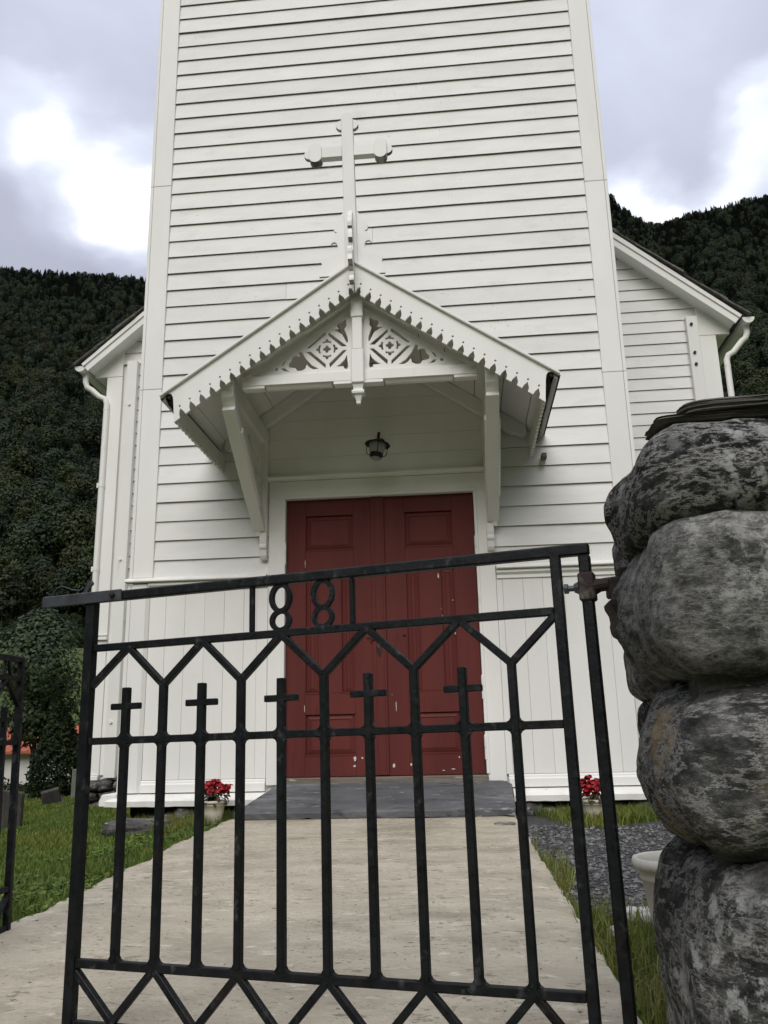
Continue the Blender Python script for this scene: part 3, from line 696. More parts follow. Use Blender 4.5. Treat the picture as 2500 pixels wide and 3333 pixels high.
# side brackets
for sg in (-1, 1):
    xm = XC+sg*1.005
    xa, xb = xm-.05, xm+.05
    # wall post with shaped drop
    MB().prism([(-.003, 3.62), (-.085, 3.62), (-.085, 2.85), (-.075, 2.83), (-.075, 2.62), (-.070, 2.59), (-.085, 2.575), (-.085, 2.555), (-.068, 2.54), (-.062, 2.49), (-.045, 2.465), (-.02, 2.46), (-.003, 2.46)],
               lambda p, k: (xm-sg*.028+(-.03, .03)[k], p[0], p[1])).build('bracket_post', W, hood, bevel=.003)
    # arm reaching forward under the eave
    MB().prism([(-.002, 3.645), (-1.205, 3.645), (-1.205, 3.54), (-1.19, 3.50), (-1.155, 3.47), (-1.13, 3.44), (-1.08, 3.44), (-1.02, 3.50), (-.002, 3.50)], lambda p, k: ((xa, xb)[k], p[0], p[1])).build('bracket_arm', W, hood, bevel=.004)
    # diagonal strut with stopped chamfers
    a = Vector((xm, -1.125, 3.45)); b = Vector((xm, -.060, 2.74))
    MB().bar(a, b, .10, .10, (1, 0, 0)).build('bracket_strut', W, hood, bevel=.004)
    d = (b-a)
    MB().bar(a+d*.18, a+d*.80, .074, .122, (1, 0, 0)).build('strut_facing', W, hood, bevel=.010)
    # small tongue at the strut foot and pierced infill board
    MB().prism([(-.13, 2.90), (-.155, 2.885), (-.12, 2.79), (-.075, 2.66), (-.075, 2.86)], lambda p, k: (xm+sg*.015+(-.02, .02)[k], p[0], p[1])).build('bracket_tongue', W, hood)
    lp = [(-.09, 3.50), (-.09, 2.86), (-1.0, 3.46), (-1.0, 3.50)]
    holes = [circ((-.25, 3.33), .045, 12), circ((-.25, 3.20), .028, 10), circ((-.40, 3.36), .035, 10), [(-.17, 3.10), (-.2, 3.14), (-.15, 3.22), (-.13, 3.14)], [(-.50, 3.33), (-.62, 3.40), (-.50, 3.43)], circ((-.70, 3.43), .018, 8), [(-.30, 3.10), (-.36, 3.2), (-.31, 3.24)]]
    plate('bracket_fretwork', [lp]+holes, .022, lambda u, v, w: (xm-sg*.005+w, u, v), W, hood)
MB().box(1.41, 1.455, -.10, -.004, 3.235, 3.285).build('broken_batten', M['oldwood'], hood, bevel=.008)
# ridge board
MB().box(XC-.025, XC+.025, -1.06, -.01, 4.30, 4.44).build('ridge_board', W, hood, bevel=.003)

# cross standing on the gable
cross = empty('gable_cross', (XC, -1.25, 4.5), church); cross['label'] = 'white budded wooden cross on the porch gable'
cx = -.074
lean = .018
def CX(z): return cx-(z-5.5)*lean-.002
def yb(b, zc): return (-1.25-b, -1.25+b)
pp = [(CX(4.42)-.047, 4.42), (CX(4.42)+.047, 4.42), (CX(5.80)+.047, 5.83)]
topc = CX(5.83)
pp = [(CX(4.42)-.047, 4.42), (CX(4.42)+.047, 4.42)]+[(topc+.047*math.cos(a), 5.836+.047*math.sin(a)) for a in [math.pi*k/8 for k in range(9)]]
MB().prism(pp, lambda p, k: (p[0], (-1.285, -1.215)[k], p[1])).build('cross_post', W, cross, bevel=.003)
for sg in (-1, 1):
    c0 = CX(5.53); a, b = c0+sg*.048, c0+sg*.215
    MB().box(min(a, b), max(a, b), -1.28, -1.22, 5.474, 5.572).build('cross_arm', W, cross, bevel=.003)
    ex = c0+sg*.263; es = []
    st_ = [(ex+.051*math.cos(t), 5.565+.046*math.sin(t)) for t in [math.pi*k/8 for k in range(9)]]+[(ex-.051*math.cos(t), 5.475-.046*math.sin(t)) for t in [math.pi*k/8 for k in range(9)]]
    MB().prism(st_, lambda p, k: (p[0], (-1.292, -1.208)[k], p[1])).build('cross_end', W, cross, bevel=.003)
    lob = circ((ex+sg*.052, 5.52), .043, 20)
    MB().prism(lob, lambda p, k: (p[0], (-1.268, -1.232)[k], p[1])).build('cross_bud', W, cross, bevel=.002)
    lob = circ((topc+sg*.046, 5.776), .046, 20)
    MB().prism(lob, lambda p, k: (p[0], (-1.268, -1.232)[k], p[1])).build('cross_bud', W, cross, bevel=.002)
scr = [(.0, 4.995), (.045, 4.985), (.064, 4.964), (.088, 4.93), (.096, 4.885), (.112, 4.888), (.132, 4.872), (.140, 4.845), (.134, 4.812), (.118, 4.800), (.105, 4.799), (.125, 4.79), (.143, 4.768), (.156, 4.74), (.162, 4.699), (.145, 4.712), (.132, 4.712), (.116, 4.702), (.108, 4.68), (.106, 4.655), (.112, 4.625), (.13, 4.60), (.158, 4.583), (.185, 4.578), (.203, 4.577), (.215, 4.59), (.232, 4.588), (.244, 4.565), (.243, 4.54), (.238, 4.52), (.25, 4.47), (.262, 4.42), (.0, 4.42)]
for sg in (-1, 1):
    MB().prism([(CX(p[1])+sg*(p[0]*.98+.0), p[1]) for p in scr if True], lambda p, k: (p[0], (-1.262+sg*.0006, -1.238)[k], p[1])).build('side_scroll', W, cross)
sc2 = scr[:-2]+[(.235, 4.46), (.20, 4.43), (.178, 4.40), (.17, 4.37), (.185, 4.345), (.205, 4.335), (.205, 4.315), (.18, 4.30), (.145, 4.30), (.12, 4.33), (.10, 4.40), (.085, 4.43), (0, 4.43)]
MB().prism(sc2, lambda p, k: (CX(p[1])+.004+(p[1]-5)*-.012+(-.017, .017)[k], -1.25-p[0]*.78-.02, p[1]-.035)).build('front_scroll', W, cross)

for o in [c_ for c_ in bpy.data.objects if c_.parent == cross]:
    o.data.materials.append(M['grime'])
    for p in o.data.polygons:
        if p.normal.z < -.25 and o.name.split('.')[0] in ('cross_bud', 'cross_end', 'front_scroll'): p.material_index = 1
# ------------------------------------------------------------------ nave
YN = 4.0
nave = MB().prism([(-4.27, .47), (4.27, .47), (4.27, 6.58), (0, 10.15), (-4.27, 6.46)], lambda p, k: (p[0], (YN+.03, 17)[k], p[1])).build('nave_wall', W, church)
def rake_x(sg, z):      # boards run up behind the rake board
    return 4.612-(z-((6.388, 6.262)[sg < 0]-.15))/.862
def rake_x_old(sg, z):      # where the wall meets the rake soffit
    return 4.50-(z-6.30)/.862 if sg > 0 else 4.50-(z-6.20)/.862
for sg in (-1, 1):
    z = 5.28-PITCH*.964*19 if sg > 0 else 6.301-PITCH*1.0*22
    pit = .169 if sg > 0 else .1795
    zk = (7.477, 6.301)[sg < 0]
    ks = range(-4, 31) if sg > 0 else range(-7, 23)
    for k in ks:
        zz = zk-pit*k
        if zz < 2.36: continue
        out = (3.955, 3.93)[sg < 0] if zz+pit*.5 < (6.47, 6.30)[sg < 0] else None
        xi = 2.2
        if out is None:
            xo_b, xo_t = rake_x(sg, zz), rake_x(sg, zz+pit)
            if xo_t < 2.3: continue
            if sg > 0: clapboard(xi, xo_b, zz, nave, YN, pit, sl=(xi, xi), sr=(xo_b, xo_t))
            else: clapboard(-xo_b, -xi, zz, nave, YN, pit, sl=(-xo_b, -xo_t), sr=(-xi, -xi))
        else:
            if sg > 0: clapboard(xi, out, zz, nave, YN, pit)
            else: clapboard(-out, -xi, zz, nave, YN, pit)
    X = lambda a, b: (min(sg*a, sg*b), max(sg*a, sg*b))
    zt = (6.255, 6.16)[sg < 0]
    MB().box(*X(4.10, 4.33), YN-.02, YN+.03, 2.34, zt-.06).build('corner_board', W, nave, bevel=.003)
    MB().prism([(4.10, zt-.057), (4.515, zt-.057), (4.515, (6.388, 6.262)[sg < 0]+(4.612-4.515)*.862-.17), (4.10, (6.388, 6.262)[sg < 0]+(4.612-4.10)*.862-.15)], lambda p, k: (sg*p[0], (YN-.024, YN+.03)[k], p[1])).build('frieze_board', W, nave, bevel=.003)
    MB().box(*X(4.305, 4.335), YN+.035, YN+.16, .56, zt-.06).build('corner_board', W, nave, bevel=.003)
    MB().box(*X(4.26, 4.50), YN+.035, 17, zt-.055, zt+.02).build('eave_soffit', W, nave)
    # tall batten bolted over the corner
    MB().box(*((3.94, 4.09) if sg > 0 else (-4.015, -3.862)), YN-.085, YN-.001, (2.35, .50)[sg < 0], (6.47, 6.315)[sg < 0]).build('bolted_batten', W, nave, bevel=.004)
    for bz in ((6.344, 5.92, 5.75, 3.4) if sg > 0 else (5.635, 3.365, 1.2)):
        MB().tube([(sg*(4.0 if sg > 0 else 3.95), YN-.086, bz), (sg*(4.0 if sg > 0 else 3.95), YN-.105, bz)], .022, 6).build('bolt', (M['rust'], W)[sg < 0], nave)
    # lower part
    MB().box(*X(2.2, 4.335), YN-.062, YN+.03, 2.30, 2.338).build('water_table', M['ledge'], nave, bevel=.004) if sg > 0 else MB().box(-4.30, -4.09, YN-.062, YN+.03, 2.275, 2.318).build('water_table', M['ledge'], nave, bevel=.004)
    xs = np.linspace(2.2, 4.1, 12)
    for a, b in zip(xs[:-1], xs[1:]): MB().box(*X(a+.002, b-.002), YN-.004, YN+.03, .53, 2.274).build('wall_board', W, nave, bevel=.004)
    MB().box(*X(4.10, 4.335), YN-.022, YN+.03, .53, 2.272).build('corner_board', W, nave, bevel=.006)
    MB().box(*X(4.10, 4.36), YN-.06, YN+.03, .47, .527).build('drip_ledge', M['ledge'], nave, bevel=.006)
    # rake: soffit, board, verge slates
    xe, ze = 4.612, (6.388, 6.262)[sg < 0]
    sl = .862
    def rk(x, dz=0): return ze-(x-xe)*sl+dz
    x_in = 1.2
    MB().prism([(x_in, rk(x_in, -.19)), (4.53, rk(4.53, -.19)), (4.53, rk(4.53, -.165)), (x_in, rk(x_in, -.165))], lambda p, k: (sg*p[0], (YN-.20, YN+.03)[k], p[1])).build('rake_soffit', W, nave)
    MB().prism([(x_in, rk(x_in, -.20)), (4.54, rk(4.54, -.20)), (4.632, rk(4.632, -.01)), (x_in, rk(x_in, .03))], lambda p, k: (sg*p[0], (YN-.235, YN-.20)[k], p[1])).build('rake_board', W, nave, bevel=.004)
    MB().prism([(x_in, rk(x_in, -.08)), (4.602, rk(4.602, -.08)), (4.632, rk(4.632, -.012)), (x_in, rk(x_in, .028))], lambda p, k: (sg*p[0], (YN-.255, YN-.236)[k], p[1])).build('rake_moulding', W, nave, bevel=.004)
    roof = MB().prism([(-.0, rk(0, .02)), (4.67, rk(4.67, .0)), (4.67, rk(4.67, .05)), (0, rk(0, .07))], lambda p, k: (sg*p[0], (YN-.22, 17)[k], p[1])).build('nave_roof', M['slate_roof'], church)
    for q in range(13):
        xa_ = 4.735-q*.27; xb_ = xa_-.33; j = rb.uniform(-.012, .012); t0 = rb.uniform(.018, .034)
        for rr in range(3):
            y0 = YN-.275+rr*.34+rb.uniform(-.02, .02); y1 = y0+.36
            pl = [(xa_, rk(xa_, .055+j)), (xb_, rk(xb_, .030+j)), (xb_, rk(xb_, .030+t0+j)), (xa_, rk(xa_, .055+t0+j))]
            V = []; 
            MB().prism(pl, lambda p, k: (sg*p[0], (y0, y1)[k]+rb.uniform(-.012, .012), p[1]+rb.uniform(-.006, .006))).build('roof_slate', M['slate_roof'], roof)
    # gutter and downpipe
    gx, gz = (4.715, 6.33) if sg > 0 else (4.655, 6.205)
    V = []; F = []; n = 10; ys = [YN-.22, 16.9]
    for y in ys:
        for i in range(n+1):
            a = math.pi+math.pi*i/n; V.append((sg*gx+.075*math.cos(a), y, gz+.078*math.sin(a)))
        for i in range(n+1):
            a = 2*math.pi-math.pi*i/n; V.append((sg*gx+.068*math.cos(a), y, gz+.071*math.sin(a)))
    m_ = 2*(n+1)
    for i in range(m_): F.append((i, (i+1) % m_, m_+(i+1) % m_, m_+i))
    F.append(tuple(range(m_))[::-1])
    gt = MB().add(V, F).build('gutter', W, church)
    MB().prism([(sg*gx+.08*math.cos(math.pi+math.pi*i/12), gz+.084*math.sin(math.pi+math.pi*i/12)) for i in range(13)], lambda p, k: (p[0], (YN-.235, YN-.221)[k], p[1])).build('gutter_end', W, gt)
    px, pr = (4.425, .032) if sg > 0 else (4.305, .040)
    yp = YN-.04
    pts = [(sg*gx, YN-.10, gz-.06), (sg*gx, YN-.10, gz-.17), (sg*(gx-.02), YN-.09, gz-.235), (sg*(gx-.07), YN-.08, gz-.275), (sg*(px+.10), yp-.02, gz-.42), (sg*(px+.03), yp, gz-.455), (sg*px, yp, gz-.52), (sg*px, yp, 3.1), (sg*px, yp, .55)]
    if sg < 0: pts = [(sg*(gx-.03), YN-.10, gz-.05), (sg*(gx-.04), YN-.10, gz-.20), (sg*(gx-.06), YN-.09, gz-.27), (sg*(gx-.13), YN-.08, gz-.315), (sg*(px+.12), yp-.02, gz-.41), (sg*(px+.03), yp, gz-.45), (sg*px, yp, gz-.53), (sg*px, yp, 3.1), (sg*px, yp, .55)]
    dp = MB().tube(pts, .042, 12).build('downpipe', W, church); smooth_by_angle(dp, .7)
    for cz in (4.45, 3.25, 1.5):
        MB().tube([(sg*px, yp, cz-.03), (sg*px, yp, cz+.03)], .047, 12).box(min(sg*px, sg*(px+.065)), max(sg*px, sg*(px+.065)), yp-.015, yp+.015, cz-.035, cz+.035).build('pipe_clip', W, dp)
    for cz in (gz-.62, 5.0):
        MB().tube([(sg*px, yp, cz-.008), (sg*px, yp, cz+.008)], .0445, 12).build('pipe_joint', W, dp)

# dry-stone foundation
found = MB().box(-4.2, 4.2, YN+.02, 16.9, -.6, .46).box(-2.0, 2.0, .25, 4, -.2, .46).build('foundation', M['felt'], church)
def rockmesh(name, seed, sub=3, p=3.2, amp=.16, fr=1.6, nf=0):
    rq = random.Random(seed*13+1); facets = []
    for _ in range(nf):
        q = Vector((rq.gauss(0, 1), rq.gauss(0, 1), rq.gauss(0, .6))).normalized(); facets.append((q, rq.uniform(.92, 1.08)))
    bm = bmesh.new(); bmesh.ops.create_icosphere(bm, subdivisions=sub, radius=1)
    off = Vector((seed*3.7, seed*1.3, seed*5.1))
    for v in bm.verts:
        n = v.co.normalized(); s = (abs(n.x)**p+abs(n.y)**p+abs(n.z)**p)**(-1/p)
        d = amp*mnoise.noise(n*fr+off)+amp*.5*mnoise.noise(n*fr*2.3+off)+amp*.22*mnoise.noise(n*fr*5+off)
        v.co = n*s*(1+d)
        for (pn, pd) in facets:
            e_ = v.co.dot(pn)-pd
            if e_ > 0: v.co -= pn*e_*.7
    me = bpy.data.meshes.new(name); bm.to_mesh(me); bm.free()
    for q in me.polygons: q.use_smooth = True
    return me
rocks = [rockmesh('foundation_stone', i+1, 3, 5., .22, 1.8) for i in range(6)]
for m_ in rocks: m_.materials.append(M['found'])
def put_rock(me, c, h, rz, parent, name, mt=None):
    o = bpy.data.objects.new(name, me); link(o, parent)
    mw = Matrix.Translation(c) @ Matrix.Rotation(rz, 4, 'Z') @ Matrix.Diagonal((*h, 1))
    o.matrix_world = mw
    if parent is not None: o.matrix_parent_inverse = Matrix.Identity(4); o.matrix_basis = parent.matrix_world.inverted() @ mw
    return o
rr = random.Random(9)
x = -4.30
while x < -2.15:
    w = rr.uniform(.16, .32)
    for zc, hh in ((.40, .07), (.27, .07), (.13, .08)):
        put_rock(rr.choice(rocks), (x+w/2+rr.uniform(-.05, .05), YN+.05+rr.uniform(-.04, .03), zc+rr.uniform(-.01, .01)), (w*.56, .18, hh*rr.uniform(.9, 1.15)), rr.uniform(-.1, .1), found, 'foundation_stone')
    x += w
for (xa, xb) in ((-2.15, -1.0), (1.05, 2.15)):
    x = xa
    while x < xb:
        w = rr.uniform(.14, .36)
        put_rock(rr.choice(rocks), (x+w/2, rr.uniform(.02, .14), Hs(x, 0)+rr.uniform(.00, .05)), (w*.5, .14, rr.uniform(.04, .075)), rr.uniform(-.3, .3), found, 'foundation_stone')
        x += w
put_rock(rocks[2], (-1.62, .0, .40), (.10, .09, .055), .4, found, 'foundation_stone')

# door step: a big tilted slate slab
def slab():
    C = [(-1.03, -.50, .428), (1.0, -.47, .434), (1.0, -.06, .585), (.93, -.035, .612), (-.86, -.035, .612), (-1.12, -.44, .430)]
    edge = []
    for i in range(len(C)):
        a = Vector(C[i]); b = Vector(C[(i+1) % len(C)]); n = max(1, int((b-a).length/.06))
        for j in range(n):
            p = a+(b-a)*j/n; k = .007
            edge.append(p+Vector((k*mnoise.noise(p*9), k*mnoise.noise(p*9+Vector((5, 0, 0))), .4*k*mnoise.noise(p*12))))
    n = len(edge); cen = Vector((0, -.27, .50))
    V = list(edge)+[p+Vector((0, .006+.012*mnoise.noise(p*16), -.050-.014*mnoise.noise(p*14))) for p in edge]
    F = [(i, (i+1) % n, n+(i+1) % n, n+i) for i in range(n)]+[tuple(range(n))[::-1], tuple(range(n, 2*n))]
    o = MB().add(V, F).build('doorstep', M['slate'], bevel=.004)
    tag(o, 'big dark grey slate slab sloping from the path up to the red door', 'doorstep')
slab()
MB_ = MB().prism([(-.06, .38), (-.02, .595), (.30, .595), (.30, .30), (-.46, .30)], lambda p, k: ((-.88, .97)[k], p[0], p[1]))
MB_.build('step_bed', M['felt'], church)

# ------------------------------------------------------------------ lantern
lan = tag(empty('lantern', (.02, -.35, 3.30)), 'small black lantern with frosted glass hanging over the red door', 'lantern')
c = Vector((.025, -.35, 3.335)); tl = R(6)
LM = Matrix.Translation(c) @ Matrix.Rotation(R(7), 4, 'Y') @ Matrix.Rotation(R(-4), 4, 'X')
def LT(mb): mb.v = [tuple(LM @ Vector(v)) for v in mb.v]; return mb
LT(MB().lathe([(.018, .062), (.024, .055), (.06, .035), (.105, .012), (.108, .006), (.10, .010), (.055, .030), (.018, .050)], n=28)).build('lamp_shade', M['lamp_black'], lan, smooth=True)
LT(MB().lathe([(.070, .02), (.072, .005), (.070, -.03), (.060, -.062), (.050, -.078)], n=24)).build('lamp_glass', M['frost'], lan, smooth=True)
LT(MB().lathe([(.050, -.068), (.056, -.074), (.056, -.098), (.050, -.104), (.046, -.112), (.044, -.112)], n=24)).build('lamp_base', M['lamp_black'], lan, smooth=True)
LT(MB().lathe([(.044, -.1125), (.043, -.120), (.036, -.124)], n=20)).build('lamp_lens', M['frost'], lan, smooth=True)
LT(MB().tube([(0, 0, .055), (0, 0, .12)], .013, 12)).build('lamp_stem', M['lamp_black'], lan)
MB().tube([LM @ Vector((0, 0, .115)), LM @ Vector((0, .04, .13)), (.02, -.2, 3.47), (.018, -.0, 3.47)], .010, 8).build('lamp_arm', M['lamp_black'], lan)
MB().lathe([(.045, -.02), (.045, .02)], (0, 0, 0)).build('wall_plate', M['lamp_black'], lan, mw=Matrix.Translation(Vector((.018, -.012, 3.47))-Vector((.02, -.35, 3.30))) @ Matrix.Rotation(R(90), 4, 'X'))
for a in (.15, 1.75, 3.3, 4.9):
    ca, sa = math.cos(a), math.sin(a)
    LT(MB().tube([(.088*ca, .088*sa, .028), (.088*ca, .088*sa, -.03), (.084*ca, .084*sa, -.075), (.07*ca, .07*sa, -.088), (.053*ca, .053*sa, -.09)], .0035, 6)).build('guard_wire', M['lamp_black'], lan)

# ------------------------------------------------------------------ iron gates
IR = M['iron']
def weld(mb, u, v, r=.013):
    vs = []; 
    for (a, b, c) in ((1, 0, 0), (.5, .87, 0), (-.5, .87, 0), (-1, 0, 0), (-.5, -.87, 0), (.5, -.87, 0)):
        vs.append((u+a*r, .0, v+b*r))
    base = [(x, -.0115, zz) for x, y, zz in vs]+[(u, -.0145, v)]
    top = [(x, .0115, zz) for x, y, zz in vs]
    mb.add(base+top, [(i, (i+1) % 6, 6) for i in range(6)]+[(i, 7+i, 7+(i+1) % 6, (i+1) % 6) for i in range(6)]+[tuple(range(7, 13))])
def fillet(mb, u, v, su, sv, r=.012, o=.0095):
    p = [(u+su*o, v+sv*o), (u+su*(o+r), v+sv*o), (u+su*(o+r*.35), v+sv*(o+r*.35)), (u+su*o, v+sv*(o+r))]
    mb.prism(p, lambda q, k: (q[0], (-.009, .009)[k], q[1]))
def gate(root, us, yb_idx, u_l, u_r, tv, label_bits=None):
    """local frame: x along the gate, z up, y through it."""
    B = .0195
    I = Matrix.Identity(4)
    def P(name, mb, bev=.0022, m=IR): return mb.build(name, m, root, bevel=bev, mw=I)
    v_r2, v_m, v_b, v_f = .255, 0., -.553, -.695
    st1 = MB().box(u_l-.014, u_l+.014, -.015, .015, -.715, tv-.011); P('stile', st1, .0025)
    st2 = MB().box(u_r-.012, u_r+.012, -.013, .013, -.715, tv-.011); P('stile', st2, .0025)
    for v, h in ((v_r2, .0195), (v_m, .019), (v_b, .021), (v_f, .021)):
        P('rail', MB().box(u_l+.0142, u_r-.0122, -.0095, .0095, v-h/2, v+h/2))
    nb = MB()
    for i, u in enumerate(us):
        if i in yb_idx:
            P('upright', MB().box(u-B/2, u+B/2, -.0105, .0105, -.545, .148))
        else:
            o = P('cross_upright', MB().box(u-B/2, u+B/2, -.0107, .0107, -.545, .1405))
            P('cross_arm', MB().box(u-.0465, u+.0465, -.0085, .0085, .0815, .0985))
        for sv in (-1, 1):
            for su in (-1, 1): fillet(nb, u, 0, su, sv, .010)
        for su in (-1, 1): fillet(nb, u, v_b, su, 1, .011, .0102)
    P('weld_beads', nb, 0)['kind'] = 'stuff'
    # braces: Y heads above, zig-zag below
    def brace(a, b): P('brace', MB().bar((a[0], 0, a[1]), (b[0], 0, b[1]), .0175, .0195, (0, 1, 0)))
    pts = [u for i, u in enumerate(us) if i in yb_idx]; cs = [u for i, u in enumerate(us) if i not in yb_idx]
    for u in pts:
        for c_ in cs:
            if abs(c_-u) < .16:
                brace((u, .142), (c_, .252))
                brace((u, -.556), (c_, -.683))
    return pts, cs, P, brace
gO = Vector((.313, -4.928, 1.001))
gu = Vector((.966, -.257, .013)).normalized(); gv = Vector((-.011, .007, 1.)); gv = (gv-gu*gv.dot(gu)).normalized(); gn = gv.cross(gu)
gm = Matrix((gu, gn, gv)).transposed().to_4x4(); gm.translation = gO
g1 = tag(empty('iron_gate', gm), 'black wrought iron gate with crosses and the year 1881 in front of the path', 'gate', 'iron gate leaves')
US = [-.594, -.475, -.355, -.237, -.120, 0., .119, .239, .360, .480]
pts, cs, P1, br1 = gate(g1, US, (1, 3, 5, 7, 9), -.724, .602, .40)
br1((-.712, .149), (-.594, .252)); br1((-.712, -.572), (-.594, -.683)); br1((.48, .142), (.592, .247)); br1((.48, -.556), (.594, -.683))
P1('top_rail', MB().bar((-.738, 0, .399), (.6829, 0, .3945), .027, .027, (0, 1, 0)), .004)
P1('hinge_post', MB().bar((.6695, 0, .3809), (.6735, 0, -.76), .027, .027, (0, 1, 0)), .004)
# year plate: 1 8 8 1
P1('numeral', MB().box(-.2125, -.1995, -.007, .007, .2645, .3865)); P1('numeral', MB().box(.0765, .0885, -.007, .007, .2645, .3815))
def eight(u):
    def ring(cv, ru, rv): return [(u+ru*math.cos(2*math.pi*k/26), cv+rv*math.sin(2*math.pi*k/26)) for k in range(26)]
    o = plate('numeral', [ring(.3485, .0325, .0405), ring(.3485, .0205, .0285)], .014, lambda a, b, w: (a, w, b), IR, g1, local=True)
    me = o.data; o.matrix_parent_inverse = Matrix.Identity(4)
    o2 = plate('numeral', [ring(.2885, .031, .0295), ring(.2885, .0195, .0185)], .0136, lambda a, b, w: (a, w, b), IR, g1, local=True)
    return o, o2
for u in (-.121, .0): eight(u)
# latch at the free end
P1('latch_bar', MB().box(-.888, -.614, -.022, -.0137, .382, .4145), .002, M['zinc'])
P1('latch_bar', MB().box(-.888, -.75, -.0137, .010, .4095, .4145), .001, M['zinc'])
P1('latch_bolt', MB().lathe([(.0085, 0), (.0085, .008), (.006, .011)], n=6, c=(0, 0, 0)), .001, M['rust']).matrix_local = Matrix.Translation((-.640, -.022, .399)) @ Matrix.Rotation(R(90), 4, 'X')
P1('latch_tongue', MB().prism([(-.772, .412), (-.748, .418), (-.735, .445), (-.722, .450), (-.716, .440), (-.728, .428), (-.736, .412)], lambda p, k: (p[0], (-.016, -.008)[k], p[1])), .001, M['zinc'])
P1('latch_wire', MB().tube([(-.86, -.012, .411), (-.855, -.014, .425), (-.842, -.016, .438), (-.825, -.016, .441), (-.805, -.014, .435), (-.785, -.012, .427), (-.765, -.01, .425), (-.752, -.01, .432)], .002, 6), 0, M['zinc'])
# hinge clamp with bolt and pin towards the pillar
P1('hinge_collar', MB().box(.6515, .6895, -.019, .019, .272, .338), .004, M['rust'])
hb = P1('hinge_bolt', MB().tube([(.65, 0, .305), (.625, 0, .305)], .007, 8).tube([(.652, 0, .305), (.640, 0, .305)], [.016, .010], 8), 0, M['zinc'])
P1('hinge_bolt', MB().tube([(.627, 0, .305), (.617, 0, .305)], .0125, 6), .001, M['zinc'])
P1('hinge_pin', MB().tube([(.686, 0, .305), (.70, 0, .307), (.79, 0, .312)], [.020, .0155, .0155], 12), 0, M['rust'])
# open left leaf, swung in towards the church
lm = Matrix((Vector((0, 1, 0)), Vector((-1, 0, -.03)).normalized(), Vector((-.03, 0, 1)).normalized())).transposed().to_4x4()
lm.translation = Vector((-1.170, -4.10, .99))
g2 = tag(empty('iron_gate', lm), 'black iron gate leaf standing open beside the lawn at the path edge', 'gate', 'iron gate leaves')
US2 = [-.355, -.237, -.12, 0., .119, .239, .34]
US2 = [.343-.12*k for k in range(7)][::-1]
pts2, cs2, P2, br2 = gate(g2, US2, (1, 3, 5), -.49, .455, .345)
P2('top_rail', MB().bar((-.51, 0, .335), (.468, 0, .335), .024, .022, (0, 1, 0)), .003)
br2((.343, .252), (.447, .150)); br2((.343, -.683), (.447, -.572))
for k in (-1, 1): P2('numeral', MB().bar((.343+k*.03, 0, .262), (.343+k*.006, 0, .328), .010, .012, (0, 1, 0)), .001)

# ------------------------------------------------------------------ boulder gate pillars
def boulder(parent, c, h, rz, seed, mt, sub=5, p=3.8, amp=.045, fr=1.15):
    me = rockmesh('boulder', seed, sub, p, amp, fr, 6); me.materials.append(mt)
    return put_rock(me, c, h, rz, parent, 'boulder')
def block_stone(name, x0, x1, y0, y1, z0, z1, r, seed, mt, parent, n=34, amp=(.024, .009, .0035), rz=0., tilt=0.):
    """worn boulder: a rounded block, its faces bellied and pitted in real relief."""
    h = Vector(((x1-x0)/2, (y1-y0)/2, (z1-z0)/2)); c = Vector(((x0+x1)/2, (y0+y1)/2, (z0+z1)/2))
    bm = bmesh.new(); bmesh.ops.create_cube(bm, size=2.); bmesh.ops.subdivide_edges(bm, edges=bm.edges[:], cuts=n, use_grid_fill=True)
    off = Vector((seed*3.1, seed*7.7, seed*1.9)); rm = Matrix.Rotation(rz, 3, 'Z') @ Matrix.Rotation(tilt, 3, 'Y')
    rq = random.Random(seed)
    rr_ = {}
    for v in bm.verts:
        p = Vector((v.co.x*h.x, v.co.y*h.y, v.co.z*h.z))
        # corner radius changes from corner to corner
        rc = r*(1+.35*mnoise.noise(v.co*.9+off)); rc = min(rc, h.z*.98)
        q = Vector([max(-(h[i]-rc), min(h[i]-rc, p[i])) for i in range(3)]); d = p-q
        if d.length > 1e-6: nn = d.normalized(); p = q+nn*rc
        else: nn = Vector(v.co).normalized()
        f = Vector((p.x/h.x, p.y/h.y, p.z/h.z)); bel = .10*h.z*(1-f.x*f.x)*(1-f.y*f.y)
        p += nn*(amp[0]*mnoise.noise(p*4.2+off)+amp[1]*mnoise.noise(p*13+off)+amp[2]*mnoise.noise(p*34+off))
        v.co = rm @ p
    me = bpy.data.meshes.new(name); bm.to_mesh(me); bm.free()
    for q in me.polygons: q.use_smooth = True
    me.materials.append(mt)
    o = bpy.data.objects.new(name, me); link(o, parent); o.matrix_basis = parent.matrix_world.inverted() @ Matrix.Translation(c)
    return o
pil = tag(empty('gate_pillar', (1.45, -5.38, .1)), 'grey lichened boulder gate pillar capped with slate slabs beside the hinge', 'pillar', 'boulder gate pillars')
block_stone('boulder', 1.010, 1.80, -5.60, -5.06, 1.352, 1.562, .105, 2, M['stone1'], pil, tilt=R(-1.5))
block_stone('boulder', 0.994, 1.84, -5.62, -5.04, 1.083, 1.372, .115, 5, M['stone2'], pil, tilt=R(1.))
block_stone('boulder', 1.016, 1.83, -5.63, -5.04, .782, 1.094, .138, 8, M['stone3'], pil, tilt=R(-1.5))
block_stone('boulder', 1.026, 1.90, -5.66, -5.02, .22, .796, .165, 12, M['stone4'], pil, amp=(.030, .012, .004))
block_stone('boulder', 1.02, 1.95, -5.72, -5.0, -.2, .215, .12, 14, M['stone4'], pil, n=16)
